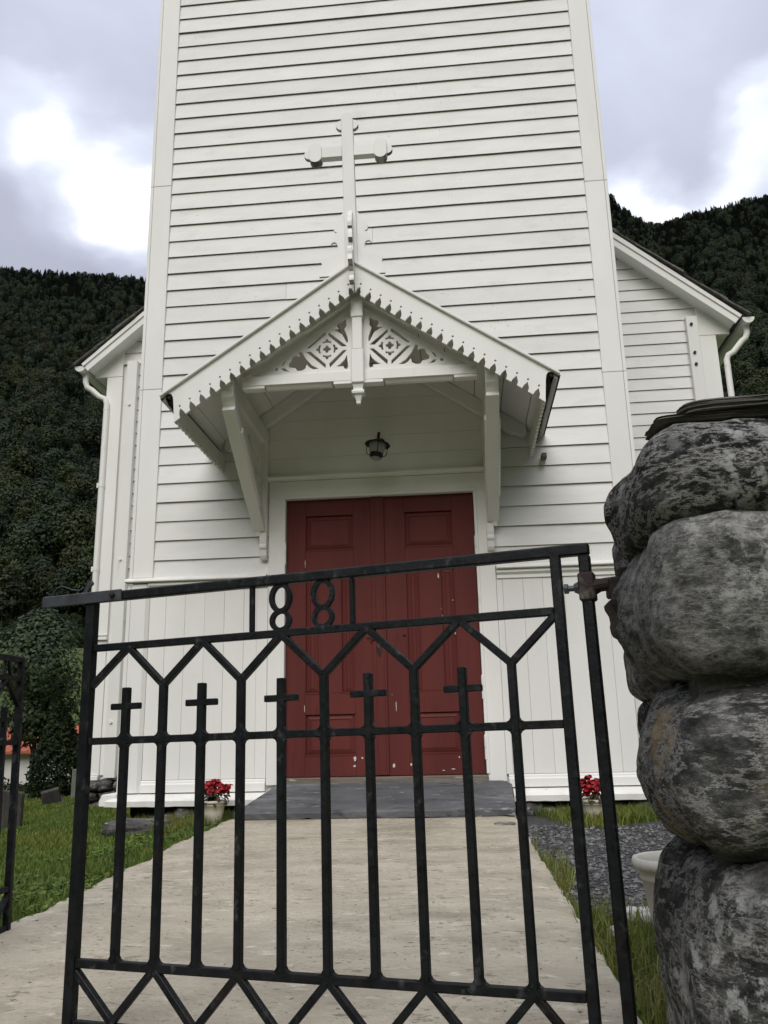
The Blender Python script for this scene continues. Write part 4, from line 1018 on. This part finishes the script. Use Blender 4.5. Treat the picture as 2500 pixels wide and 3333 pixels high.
for (x0, zc, hz, sd_, mt) in ((1.06, 1.40, .10, 21, 'stone4'), (1.07, 1.13, .085, 23, 'stone2'), (1.085, .98, .11, 24, 'stone4'), (1.115, .80, .075, 25, 'stone1'), (1.17, .62, .11, 27, 'stone4'), (1.17, .38, .13, 29, 'stone3')):
    block_stone('boulder', x0, 1.55, -5.035, -4.80, zc-hz, zc+hz, .07, sd_, M[mt], pil, n=14, amp=(.02, .008, .003))
block_stone('mortar', 1.095, 1.78, -5.515, -5.05, .25, 1.572, .05, 41, M['mortar'], pil, n=60, amp=(.014, .012, .010))
rr = random.Random(12)
pm_ = [rockmesh('mortar_pebble', 70+i, 2, 3., .25, 1.5) for i in range(4)]
for me in pm_: me.materials.append(M['found'])
for k in range(44):
    zz = rr.choice((1.36, 1.09, 1.09, .787)); sz = rr.uniform(.005, .012)
    if rr.random() < .75: px_, py_ = rr.uniform(1.12, 1.5), -5.520
    else: px_, py_ = 1.092, rr.uniform(-5.5, -5.1)
    put_rock(rr.choice(pm_), (px_, py_, zz+rr.uniform(-.018, .018)), (sz*1.3, sz, sz*.8), rr.uniform(0, 3), pil, 'mortar_pebble')
def cap(x0, x1, y0, y1, z0, z1, seed, tilt):
    """split schist slab: ragged outline, edge broken into thin layers."""
    rq = random.Random(seed); n = 90; lay = 6; V = []; F = []; cx_, cy_ = (x0+x1)/2, (y0+y1)/2; hx, hy = (x1-x0)/2, (y1-y0)/2
    for L_ in range(lay+1):
        ins = rq.uniform(-.006, .003)-.0022*(lay-L_)*0
        for k_ in range(2 if 0 < L_ < lay else 1):
            if k_: ins += rq.choice((-1, 1))*rq.uniform(.001, .004)
            for i in range(n):
                a = 2*math.pi*i/n; ca, sa = math.cos(a), math.sin(a); q = (abs(ca)**7+abs(sa)**7)**(-1/7)
                k2 = 1+.05*mnoise.noise(Vector((ca*2.2, sa*2.2, seed)))+.025*mnoise.noise(Vector((ca*9, sa*9, seed+L_*.25)))
                x = cx_+(hx*k2+ins)*q*ca; y = cy_+(hy*k2+ins)*q*sa
                V.append((x, y, z0+(z1-z0)*L_/lay+tilt*(x-cx_)+.004*mnoise.noise(Vector((x*9, y*9, seed+L_)))))
    m_ = len(V)//n
    for L_ in range(m_-1):
        for i in range(n): F.append((L_*n+i, L_*n+(i+1) % n, (L_+1)*n+(i+1) % n, (L_+1)*n+i))
    F.append(tuple(range(n))[::-1]); F.append(tuple(range((m_-1)*n, m_*n)))
    MB().add(V, F).build('cap_slab', M['schist'], pil)
cap(1.050, 1.30, -5.53, -5.41, 1.560, 1.574, 3, .02)
cap(1.24, 1.82, -5.53, -5.10, 1.560, 1.572, 5, 0)
cap(1.095, 1.42, -5.545, -5.37, 1.577, 1.596, 9, .045)
cap(1.40, 1.85, -5.51, -5.08, 1.576, 1.590, 13, -.02)
MB().box(1.022, 1.20, -5.14, -5.10, 1.19, 1.352).build('hinge_bracket', M['rust'], pil, bevel=.004)
MB().box(1.000, 1.20, -5.15, -5.085, 1.286, 1.328).build('hinge_bracket', M['rust'], pil, bevel=.004)
o = MB().add(*sq([(.045, 1.192), (.055, 1.215), (.05, 1.24), (.06, 1.262), (.062, 1.281)], 1.058, -5.115)).build('mortar_lump', M['rust'], pil, bevel=.008)
lp_ = tag(empty('gate_pillar', (-1.75, -4.85, .1)), 'dark boulder gate pillar beside the lawn behind the open gate leaf', 'pillar', 'boulder gate pillars')
for i, (zz, hh) in enumerate(((.18, .16), (.48, .17), (.78, .15), (1.05, .14))):
    boulder(lp_, (-1.67+.02*i, -4.86, zz), (.42, .36, hh), .1*i, 50+i, M[('stone4', 'stone1', 'stone3', 'stone2')[i]], sub=4)

# ------------------------------------------------------------------ pots, planter, stones
def pot_lathe(c, h, r0, r1, m, parent, rim=.02, n=32):
    t = rim
    prof = [(r0*.9, 0), (r0, .004), (r0+(r1-r0)*.5, h*.5), (r0+(r1-r0)*.78, h*.78), (r0+(r1-r0)*.80+.004, h*.79), (r0+(r1-r0)*.82+.002, h*.81), (r1, h-t*1.6), (r1+t*.55, h-t*1.5), (r1+t*.75, h-t*.8), (r1+t*.6, h-t*.1), (r1+t*.2, h), (r1-t*.3, h-t*.2), (r1-t*.5, h-t), (r0*.95, h*.35), (0.01, h*.35)]
    return MB().lathe(prof, c, n).build('pot', m, parent, smooth=True)
def blossom_mesh():
    mb = MB()
    for k in range(9):
        a = k*2.4; r = .010+.006*(k % 3); el = .3+.12*k
        c0 = Vector((math.cos(a)*r, math.sin(a)*r, .004*k*.7)); n_ = Vector((math.cos(a)*math.cos(el), math.sin(a)*math.cos(el), math.sin(el)))
        t = n_.cross(Vector((0, 0, 1))).normalized(); u = t.cross(n_)
        vs = [c0+t*(.017*math.cos(q))*1.0+u*(.015*math.sin(q))+n_*.004*math.cos(2*q) for q in [6.283*i/6 for i in range(6)]]+[c0-n_*.004]
        mb.add(vs, [(i, (i+1) % 6, 6) for i in range(6)])
    return mb
def flower_pot(c, h, r0, r1, label, seed):
    rr = random.Random(seed)
    t = tag(empty('flower_pot', c), label, 'flower pot', 'pots of red flowers by the church wall')
    pot_lathe(c, h, r0, r1, M['pot'], t, .014)
    MB().lathe([(r1*.92, h*.9), (.01, h*.93)], c, 16).build('soil', M['soil'], t)
    lf = MB()
    for k in range(70):
        a = rr.uniform(0, 6.28); rad = r1*1.35*math.sqrt(rr.random()); z0 = h*.9+rr.uniform(.0, .10)-max(0, rad-r1)*.7
        p = Vector((c[0]+rad*math.cos(a), c[1]+rad*math.sin(a), c[2]+z0)); n_ = Vector((math.cos(a)*.6+rr.uniform(-.4, .4), math.sin(a)*.6+rr.uniform(-.4, .4), rr.uniform(.2, 1))).normalized()
        t_ = n_.cross(Vector((0, 0, 1))).normalized(); u = t_.cross(n_); s = rr.uniform(.016, .03)
        vs = [p+t_*s*.7*math.cos(q)+u*s*math.sin(q)+n_*.12*s*math.cos(2*q) for q in [6.283*i/7 for i in range(7)]]
        lf.add(vs, [tuple(range(7))])
    o = lf.build('foliage', M['leaf_dark'], t); o['kind'] = 'stuff'
    first = None
    for k in range(26):
        a = rr.uniform(0, 6.28); rad = r1*1.3*math.sqrt(rr.random()); z0 = h+.05+.075*(1-(rad/(r1*1.3))**2)+rr.uniform(-.02, .03)
        mw = Matrix.Translation((c[0]+rad*math.cos(a), c[1]+rad*math.sin(a), c[2]+z0)) @ Matrix.Rotation(rr.uniform(0, 6), 4, 'Z') @ Matrix.Rotation(rr.uniform(-.8, .8), 4, 'X') @ Matrix.Diagonal((1.15, 1.15, 1.15, 1))
        if first is None: first = blossom_mesh().build('blossom', M['petal'], t); first.matrix_parent_inverse = Matrix.Identity(4); b = first
        else: b = first.copy(); link(b, t)
        b.matrix_basis = t.matrix_world.inverted() @ mw
flower_pot((-1.285, -.40, .345), .175, .062, .088, 'cream pot of red begonias left of the slate doorstep', 3)
flower_pot((1.575, -.42, .325), .165, .072, .094, 'cream pot of red begonias in the grass right of the door', 8)
pl = tag(empty('planter', (1.385, -3.90, .240)), 'large empty off white planter with soil behind the boulder pillar', 'planter')
pot_lathe((1.385, -3.90, .240), .325, .105, .158, M['planter'], pl, .022, 40)
o = MB().lathe([(.145, .265), (.08, .278), (.01, .282)], (1.385, -3.90, .240), 20).build('soil', M['soil'], pl)
wr = rockmesh('white_rock', 77, 3, 3, .25, 2.); wr.materials.append(M['white_rock'])
tag(put_rock(wr, (1.17, -3.72, .295), (.026, .022, .02), .4, None, 'stone'), 'small white stone in the grass beside the path', 'stone')
for i, (xx, yy, a, b) in enumerate(((1.335, -3.42, .11, .035), (1.50, -3.40, .09, .04))):
    me = rockmesh('kerb', 90+i, 3, 4, .18, 2.); me.materials.append(M['white_rock'] if i == 0 else M['found'])
    tag(put_rock(me, (xx, yy, .285), (a, b, .03), -.25, None, 'edging_stone'), ('pale flat edging stone between grass and gravel', 'darker edging stone behind the planter at the gravel')[i], 'stone')
me = rockmesh('rock', 99, 4, 4, .16, 1.6); me.materials.append(M['found'])
tag(put_rock(me, (-1.80, -.60, .35), (.25, .12, .060), .12, None, 'rock'), 'long grey rock lying in the lawn before the tower corner', 'rock')
# iron ring set in the path
dr_ = MB().lathe([(.050, 0), (.058, .006), (.070, .006), (.075, 0)], (.90, -.87, .371), 24, close=False)
dr_.lathe([(.05, .0015), (.001, .0015)], (.90, -.87, .371), 24, close=False)
tag(dr_.build('drain', M['oldwood']), 'small round drain sunk in the concrete near the doorstep', 'drain')
# bits of leaf and grit on the path
lt = MB(); rr = random.Random(31)
for k in range(150):
    x_, y_ = rr.uniform(-1.1, 1.0), rr.uniform(-4.9, -.6); s = rr.uniform(.003, .009); a = rr.uniform(0, 6.28); zz = .393+.0286*y_+.008
    lt.add([(x_+s*math.cos(a), y_+s*math.sin(a), zz), (x_+s*.5*math.cos(a+1.7), y_+s*.5*math.sin(a+1.7), zz+.003), (x_-s*math.cos(a), y_-s*math.sin(a), zz+.001), (x_-s*.5*math.cos(a+1.7), y_-s*.5*math.sin(a+1.7), zz)], [(0, 1, 2, 3)])
tag(lt.build('litter', M['oldwood']), 'scattered bits of dry leaf on the concrete path', 'litter', kind='stuff')

# gravestones
def gravestone(c, w, h, t, rot, m, label, top='flat'):
    o = empty('gravestone', Matrix.Translation(c) @ rot)
    tag(o, label, 'gravestone', 'gravestones on the lawn')
    n = 10; pl_ = [(-w/2, -.1), (w/2, -.1), (w/2, h*(.9 if top == 'round' else 1))]
    if top == 'round': pl_ += [(w/2*math.cos(math.pi*i/n), h*.9+h*.1*math.sin(math.pi*i/n)) for i in range(1, n)]
    pl_ += [(-w/2, h*(.9 if top == 'round' else 1))]
    MB().prism(pl_, lambda p, k: (p[0], (-t/2, t/2)[k], p[1])).build('stone', m, o, bevel=.012, mw=Matrix.Identity(4))
    MB().box(-w/2-.05, w/2+.05, -t/2-.05, t/2+.05, -.12, .015).build('base', m, o, bevel=.01, mw=Matrix.Identity(4))
RZ = lambda a: Matrix.Rotation(R(a), 4, 'Z')
gravestone((-6.22, 8.5, Hs(-6.22, 8.5)), .60, .52, .10, RZ(25), M['grave_light'], 'upright pale grey gravestone behind the gate post')
gravestone((-5.80, 6.25, Hs(-5.8, 6.25)+.05), .27, .23, .09, RZ(30) @ Matrix.Rotation(R(-14), 4, 'Y') @ Matrix.Rotation(R(18), 4, 'X'), M['grave_dark'], 'small dark gravestone leaning on the lawn')
gravestone((-3.92, 1.2, Hs(-3.92, 1.2)), .50, .40, .12, RZ(20), M['grave_dark'], 'mottled dark gravestone beyond the open gate leaf', 'round')

# ------------------------------------------------------------------ grass
def blades(name, pts, h, w, m, label, lean=.5):
    n = len(pts); a = rng.random(n)*6.283; ln = (rng.random(n)*lean)[:, None]; hh = (h*(.5+rng.random(n)*.9))[:, None] if not np.isscalar(h) else (h*(.5+rng.random(n)*.9))[:, None]
    d = np.stack([np.cos(a), np.sin(a), 0*a], 1); b = rng.random(n)*6.283; ld_ = np.stack([np.cos(b), np.sin(b), 0*b], 1); up = np.array([0, 0, 1.])
    ww = np.asarray(w)*(.7+.6*rng.random(n)); ww = ww[:, None]
    p0 = pts-d*ww/2; p1 = pts+d*ww/2; mid = pts+up*hh*.6+ld_*ln*hh*.35
    p2 = mid+d*ww*.4; p3 = mid-d*ww*.4; tip = pts+up*hh*(1-.35*ln)+ld_*ln*hh*1.1
    V = np.stack([p0, p1, p2, p3, tip], 1).reshape(-1, 3)
    i = np.arange(n)*5
    me = bpy.data.meshes.new(name)
    me.vertices.add(n*5); me.vertices.foreach_set('co', V.astype(np.float32).ravel())
    loops = np.concatenate([np.stack([i, i+1, i+2, i+3], 1), ], 1); tri = np.stack([i+3, i+2, i+4], 1)
    li = np.concatenate([loops, tri], 1).ravel()
    me.loops.add(n*7); me.loops.foreach_set('vertex_index', li.astype(np.int32))
    st = np.stack([np.arange(n)*7, np.arange(n)*7+4], 1).ravel()
    me.polygons.add(n*2); me.polygons.foreach_set('loop_start', st.astype(np.int32))
    try: me.polygons.foreach_set('loop_total', np.tile([4, 3], n).astype(np.int32))
    except Exception: pass
    me.update(calc_edges=True); me.validate(); me.materials.append(m)
    o = link(bpy.data.objects.new(name, me)); return tag(o, label, 'grass', kind='stuff')
def area(n, x0, x1, y0, y1, keep):
    x = x0+(x1-x0)*rng.random(n); y = y0+(y1-y0)*rng.random(n); k = keep(x, y); x, y = x[k], y[k]
    return np.stack([x, y, H(x, y)-.004], 1)
edge = lambda y: -1.19-.02*np.clip(-3-y, 0, 9)
vis = lambda x, y: (np.degrees(np.arctan2(x-.66, y+7.08)) > -37)
nearL = area(60000, -4.2, -1.1, -4.6, .0, lambda x, y: (x < edge(y)+.01+.03*np.sin(y*7)*np.sin(y*3.1)) & vis(x, y))
midL = area(70000, -7.5, -1.3, 0., 4.0, lambda x, y: (vis(x, y)) & ((x < -2.25) | (y < -.2)))
farL = area(75000, -13, -4.4, 4.0, 13., lambda x, y: vis(x, y) & (x < -4.4))
P_ = np.concatenate([nearL, midL, farL]); dist = np.hypot(P_[:, 0]-.66, P_[:, 1]+7.08)
blades('lawn', P_, np.interp(dist, [3, 7, 15], [.045, .055, .065]), np.interp(dist, [3, 6, 15], [.0055, .009, .02]), M['grass'], 'mown green grass of the churchyard lawn')
# clover and broad leaves at the path edge
def clover():
    n = 9000; y = -4.6+rng.random(n)*5.0; x = edge(y)+.03-np.abs(rng.normal(0, .5, n)); k = (x > -3.2) & (mn_(x, y) > .02); x, y = x[k], y[k]; n = len(x)
    z = H(x, y)+.012+.035*rng.random(n); s = .007+.010*rng.random(n); a = rng.random(n)*6.28
    tx = rng.normal(0, .35, n); ty = rng.normal(0, .35, n); V = []
    for q in range(5):
        c_, s_ = np.cos(a+q*1.2566), np.sin(a+q*1.2566)
        V.append(np.stack([x+s*c_, y+s*s_, z+s*(c_*tx+s_*ty)], 1))
    V = np.stack(V, 1).reshape(-1, 3); F = (np.arange(n)[:, None]*5+np.arange(5)).tolist()
    me = bpy.data.meshes.new('clover'); me.from_pydata(V.tolist(), [], F); me.materials.append(M['grass'])
    tag(link(bpy.data.objects.new('clover', me)), 'clover and small weeds along the left path edge', 'clover', kind='stuff')
def mn_(x, y): return np.array([mnoise.noise(Vector((a*1.7, b*1.7, 5))) for a, b in zip(x, y)])
clover()
# right-hand grass: along the path edge, round the planter, along the wall
redge = lambda y: 1.0+.022*np.clip(-y-.4, 0, 9)
def rk_keep(x, y):
    w = .06+.13*np.clip((-y-1.6)/2.4, 0, 1); return (x > redge(y)-.01) & (x < redge(y)+w*(.7+.5*np.sin(y*5+1)))
r1 = area(52000, .98, 1.7, -5.0, -1.5, rk_keep)
r2 = area(26000, 1.0, 2.1, -5.0, -3.35, lambda x, y: (x > redge(y)) & (y < -3.42+.10*np.sin(x*6)))
r3 = area(30000, 1.10, 3.4, -1.0, -.10, lambda x, y: (y > -.72+.25*np.sin(x*3.3+.6)) & (x+y*.3 > 1.12))
blades('path_grass', np.concatenate([r1[::2], r2]), .040, .0042, M['grass'], 'short grass growing along the right edge of the path', .8)
r4 = r2[::9]; r5 = r3[rng.random(len(r3)) < np.clip(.25+.5*np.sin(r3[:, 0]*4.1)+.5*(r3[:, 1] > -.45), .05, .8)]
blades('tall_grass', np.concatenate([r1[::14], r4]), .12, .0045, M['longgrass'], 'longer grass tufts round the planter and pillar', .9)
blades('wall_grass', r5, .095, .006, M['grass'], 'tufts of grass under the tower wall on the right', .9)
l3 = area(16000, -2.2, -1.18, -.9, .02, lambda x, y: (y > -.5+.3*np.sin(x*5)))
blades('foundation_grass', l3[::4], .11, .005, M['longgrass'], 'tall grass against the foundation left of the doorstep', .8)

# ------------------------------------------------------------------ trees
def leaf_cards(C, S, seed, flat=.4, out=None):
    """cluster cards at centres C with sizes S: bent quads, random facing."""
    g = np.random.default_rng(seed); n = len(C)
    nv = g.normal(size=(n, 3)); nv[:, 2] = np.abs(nv[:, 2])+flat; nv /= np.linalg.norm(nv, axis=1)[:, None]
    if out is not None: nv = nv*.65+out; nv /= np.linalg.norm(nv, axis=1)[:, None]
    t = np.cross(nv, g.normal(size=(n, 3))); t /= np.linalg.norm(t, axis=1)[:, None]; u = np.cross(nv, t)
    S = S[:, None]; e = .55+.9*g.random((n, 4, 1))
    V = np.stack([C+t*S*e[:, 0], C+u*S*.7*e[:, 1]-nv*S*.2, C-t*S*e[:, 2], C-u*S*.7*e[:, 3]-nv*S*.15], 1).reshape(-1, 3)
    F = (np.arange(n)[:, None]*4+np.arange(4))
    return V, F
def lobes_crown(seed, h, r, n, size, nl=9, low=.28, shape='round'):
    g = np.random.default_rng(seed); C = []; D = []
    for k in range(nl):
        f = (k+.5)/nl; zc = h*(low+(1-low)*(.10+.82*f)); 
        rad = r*(math.sin(math.pi*(.18+.74*f))**.8 if shape == 'round' else (1-.75*f)*.9)
        a = g.random()*6.28; off = rad*.55*g.random()**.5; lr = rad*(.55+.3*g.random())
        m = int(n/nl); d = g.normal(size=(m, 3)); d /= np.linalg.norm(d, axis=1)[:, None]; rr_ = lr*(.55+.5*g.random(m)**.6)[:, None]
        c0 = np.array([off*math.cos(a), off*math.sin(a), zc]); C.append(c0+d*rr_*np.array([1, 1, .8 if shape == 'round' else 1.1]))
        D.append(d)
    C = np.concatenate(C); D = np.concatenate(D); k_ = C[:, 2] > h*low*.6; C = C[k_]; D = D[k_]; S = size*(.6+.9*g.random(len(C)))
    return leaf_cards(C, S, seed+1, .4, D)
def conifer_crown(seed, h, r, n, size):
    g = np.random.default_rng(seed); f = g.random(n)**1.35; tier = np.round(f*11)/11+.02*g.normal(size=n)
    f = np.clip(.5*f+.5*tier, 0, .995); a = g.random(n)*6.28; rad = r*(1-f)**.85*(.25+.85*g.random(n)**.5)
    C = np.stack([rad*np.cos(a), rad*np.sin(a), h*(.12+.88*f)-rad*.25], 1); S = size*(.5+.8*g.random(n))*(1.1-.6*f)
    return leaf_cards(C, S, seed+1, .8)
def crown_mesh(name, V, F, m):
    me = bpy.data.meshes.new(name); me.from_pydata(V.tolist(), [], F.tolist()); me.materials.append(m); return me
def trunk_mesh(name, h, r, seed, m, limbs=5, top=.8):
    rr = random.Random(seed); mb = MB(); pts = [(0, 0, -.6)]
    x = y = 0
    for i in range(1, 7): x += rr.uniform(-.04, .04)*h*.15; y += rr.uniform(-.04, .04)*h*.15; pts.append((x, y, h*top*i/6))
    mb.tube(pts, [r*1.25]+[r*(1-.14*i) for i in range(6)], 7)
    for k in range(limbs):
        p = Vector(pts[2+k % 4]); a = rr.uniform(0, 6.28); l = h*.25*rr.uniform(.6, 1.1)
        mb.tube([p, p+Vector((math.cos(a)*l*.5, math.sin(a)*l*.5, l*.4)), p+Vector((math.cos(a)*l, math.sin(a)*l, l*.95))], [r*.45, r*.3, r*.12], 5)
    me = bpy.data.meshes.new(name); me.from_pydata(mb.v, [], mb.f); me.materials.append(m)
    for p in me.polygons: p.use_smooth = True
    return me
VAR = []   # (crown, trunk, kind)
for i in range(4):
    VAR.append((crown_mesh('broadleaf_crown', *lobes_crown(100+i, 7.5, 3.1, 1700, .22, 12), M['leaf_broad']), trunk_mesh('broadleaf_trunk', 7.5, .13, i, M['bark']), 'broad'))
for i in range(2):
    VAR.append((crown_mesh('birch_crown', *lobes_crown(140+i, 9.5, 2.5, 1700, .20, 14, .34), M['leaf_birch']), trunk_mesh('birch_trunk', 9.5, .10, 20+i, M['birch_bark'], 4, .9), 'birch'))
for i in range(3):
    VAR.append((crown_mesh('conifer_crown', *conifer_crown(160+i, 8.5, 1.7, 1100, .28), M['needle']), trunk_mesh('conifer_trunk', 8.5, .12, 40+i, M['bark'], 0, .95), 'fir'))
# positions over the valley sides
g = np.random.default_rng(5)
n = 60000; aa = np.radians(g.uniform(-48, 36, n)); rr_ = np.sqrt(g.uniform(128**2, 600**2, n))
X_, Y_ = .66+rr_*np.sin(aa), -7.08+rr_*np.cos(aa)
# thin by a jittered grid so crowns stand apart
key = {}
cell = 3.5
for i in range(n):
    k_ = (int(X_[i]//cell), int(Y_[i]//cell))
    if k_ not in key: key[k_] = i
idx = np.array(sorted(key.values(), key=lambda i: rr_[i])); X_, Y_, rr_, aa = X_[idx], Y_[idx], rr_[idx], np.degrees(aa[idx])
Z_ = H(X_, Y_)
u_ = np.clip((rr_-140)/330, 0, 1)
pc = np.interp(u_, [0, .35, .7, 1], [.06, .20, .58, .82]); q_ = g.random(len(X_)); q2 = g.random(len(X_))
kind = np.where(q_ < pc, 6+(q2*3).astype(int), np.where(q2 < np.interp(u_, [0, .5], [.42, .15]), 4+(g.random(len(X_))*2).astype(int), (g.random(len(X_))*4).astype(int)))
sc = g.uniform(.62, 1.25, len(X_))*np.interp(u_, [0, .2, .5, 1], [1.08, .86, .72, .66])
rz = g.random(len(X_))*6.283
visL = (aa > -33) & (aa < -21); visR = (aa > 10.5) & (aa < 24.5) & (rr_ > 260)
indiv = set(np.where(visL)[0][:200].tolist()) | set(np.where(visR)[0][:90].tolist())
LB = {'broad': 'dark green leafy tree on the wooded hillside', 'birch': 'olive green birch tree on the wooded hillside', 'fir': 'dark pointed fir tree on the wooded hillside'}
for i in sorted(indiv):
    cm, tm, kd = VAR[kind[i]]
    e = bpy.data.objects.new({'broad': 'leafy_tree', 'birch': 'birch_tree', 'fir': 'fir_tree'}[kd], None); COL.objects.link(e)
    e.location = (X_[i], Y_[i], Z_[i]); e.rotation_euler = (0, 0, rz[i]); e.scale = (sc[i],)*3; e.empty_display_size = 1
    tag(e, LB[kd], 'tree', {'broad': 'leafy trees on the hillside', 'birch': 'birches on the hillside', 'fir': 'firs on the hillside'}[kd])
    for nm, me in (('crown', cm), ('trunk', tm)):
        o = bpy.data.objects.new(nm, me); COL.objects.link(o); o.parent = e
rest = np.array([i for i in range(len(X_)) if i not in indiv])
ne = 420; ea = np.radians(g.uniform(-48, 36, ne)); er = g.uniform(121, 136, ne)
ex_, ey_ = .66+er*np.sin(ea), -7.08+er*np.cos(ea); n0 = len(X_)
X_ = np.concatenate([X_, ex_]); Y_ = np.concatenate([Y_, ey_]); Z_ = np.concatenate([Z_, H(ex_, ey_)-1.2]); kind = np.concatenate([kind, g.integers(0, 4, ne)])
rz = np.concatenate([rz, g.random(ne)*6.28]); sc = np.concatenate([sc, g.uniform(.35, .6, ne)]); rest = np.concatenate([rest, np.arange(n0, n0+ne)])
vc = bpy.data.collections.new('tree_kinds')
for j, (cm, tm, kd) in enumerate(VAR):
    bm = bmesh.new(); bm.from_mesh(cm); nf = len(bm.faces); bm.from_mesh(tm)
    bm.faces.ensure_lookup_table()
    for f in bm.faces[nf:]: f.material_index = 1
    me = bpy.data.meshes.new('forest_tree'); bm.to_mesh(me); bm.free(); me.materials.append(cm.materials[0]); me.materials.append(tm.materials[0])
    vc.objects.link(bpy.data.objects.new('forest_tree_%d' % j, me))
pm = bpy.data.meshes.new('forest'); pm.from_pydata(np.stack([X_, Y_, Z_], 1)[rest].tolist(), [], [])
for nm, tp, arr in (('kind_id', 'INT', kind[rest]), ('turn', 'FLOAT', rz[rest]), ('size', 'FLOAT', sc[rest])):
    at = pm.attributes.new(nm, tp, 'POINT'); at.data.foreach_set('value', arr.astype(np.int32 if tp == 'INT' else np.float32))
fo = tag(link(bpy.data.objects.new('forest', pm)), 'dense dark mixed forest covering the steep valley sides', 'forest', kind='stuff')
ng = bpy.data.node_groups.new('forest', 'GeometryNodeTree')
ng.interface.new_socket('Geometry', in_out='INPUT', socket_type='NodeSocketGeometry'); ng.interface.new_socket('Geometry', in_out='OUTPUT', socket_type='NodeSocketGeometry')
gi = ng.nodes.new('NodeGroupInput'); go = ng.nodes.new('NodeGroupOutput'); iop = ng.nodes.new('GeometryNodeInstanceOnPoints'); ci = ng.nodes.new('GeometryNodeCollectionInfo')
ci.inputs['Collection'].default_value = vc; ci.inputs['Separate Children'].default_value = True; ci.inputs['Reset Children'].default_value = True
iop.inputs['Pick Instance'].default_value = True
def na(nm, tp):
    x = ng.nodes.new('GeometryNodeInputNamedAttribute'); x.data_type = tp; x.inputs['Name'].default_value = nm; return x
ng.links.new(gi.outputs[0], iop.inputs['Points']); ng.links.new(ci.outputs[0], iop.inputs['Instance'])
ng.links.new(na('kind_id', 'INT').outputs['Attribute'], iop.inputs['Instance Index'])
cx_ = ng.nodes.new('ShaderNodeCombineXYZ'); ng.links.new(na('turn', 'FLOAT').outputs['Attribute'], cx_.inputs[2]); ng.links.new(cx_.outputs[0], iop.inputs['Rotation'])
ng.links.new(na('size', 'FLOAT').outputs['Attribute'], iop.inputs['Scale']); ng.links.new(iop.outputs[0], go.inputs[0])
md = fo.modifiers.new('forest', 'NODES'); md.node_group = ng

# near trees beyond the lawn
def near_tree(name, c, label, crown, trunk, group=None):
    e = tag(empty(name, c), label, 'tree', group)
    for nm, me in (('crown', crown), ('trunk', trunk)):
        o = bpy.data.objects.new(nm, me); COL.objects.link(o); o.parent = e
    return e
V, F = lobes_crown(301, 4.3, 1.15, 11000, .042, 26, .28)
near_tree('rowan_tree', (-8.75, 11.3, Hs(-8.75, 11.3)-.15), 'bushy rowan tree standing beyond the lawn before the orange roof', crown_mesh('rowan_crown', V, F, M['rowan']), trunk_mesh('rowan_trunk', 3.9, .06, 71, M['bark'], 8, .75))
def thuja(seed, h, r, n):
    g = np.random.default_rng(seed); f = g.random(n)**1.1; a = g.random(n)*6.28
    rad = r*np.interp(f, [0, .15, .45, .8, 1], [.75, 1, .92, .45, .04])*(.72+.33*g.random(n))*(1+.10*np.sin(a*5+f*9))
    C = np.stack([rad*np.cos(a), rad*np.sin(a), h*f], 1); return leaf_cards(C, .034*(.6+.9*g.random(n)), seed+1, .1)
near_tree('thuja_bush', (-7.45, 9.75, Hs(-7.45, 9.75)-.1), 'dark cone shaped thuja bush beside the pale gravestone', crown_mesh('thuja_crown', *thuja(401, 1.95, .50, 10000), M['thuja']), trunk_mesh('thuja_trunk', 1.2, .06, 75, M['bark'], 0))
n = 5200; ux = -13+rng.random(n)*7.4; uy = 10.6+rng.random(n)*1.6+.25*np.sin(ux*2); uz = H(ux, uy)+rng.random(n)**1.6*(.28+.22*np.sin(ux*1.7))
V, F = leaf_cards(np.stack([ux, uy, uz], 1), .05*(.6+rng.random(n)), 9, .5)
o = link(bpy.data.objects.new('undergrowth', crown_mesh('undergrowth', V, F, M['rowan']))); tag(o, 'low leafy undergrowth along the far edge of the lawn', 'undergrowth', kind='stuff')

# house with an orange roof down the slope
hc = Vector((-17.6, 29.5, -3.6)); hrot = Matrix.Rotation(R(28), 4, 'Z')
house = tag(empty('house', Matrix.Translation(hc) @ hrot), 'white house with an orange tiled roof behind the rowan tree', 'house')
I4 = Matrix.Identity(4)
MB().prism([(-2.6, 0), (2.6, 0), (2.6, 4.15), (0, 5.0), (-2.6, 4.15)], lambda p, k: ((-6.5, 6.5)[k], p[0], p[1])).build('wall', M['house_white'], house, mw=I4)
for sg in (-1, 1):
    rf = MB().prism([(0, 5.02), (sg*3.0, 4.06), (sg*3.0, 4.16), (0, 5.13)], lambda p, k: ((-6.8, 6.8)[k], p[0], p[1])).build('roof', M['tile_red'], house, mw=I4)
    rbm = MB()
    for i in range(46): rbm.bar((-6.7+i*.3, sg*.03, 5.14), (-6.7+i*.3, sg*2.99, 4.18), .06, .05)
    t_ = rbm.build('roof_tile_roll', M['tile_red'], rf, mw=I4); t_['kind'] = 'stuff'
for i in range(5):
    wx = -5.2+i*2.6
    fr_ = MB().box(wx-.55, wx+.55, -2.66, -2.6, 1.7, 3.0).build('window', M['house_white'], house, mw=I4)
    MB().box(wx-.45, wx+.45, -2.68, -2.662, 1.8, 2.9).build('pane', M['glass_dark'], fr_, mw=I4)
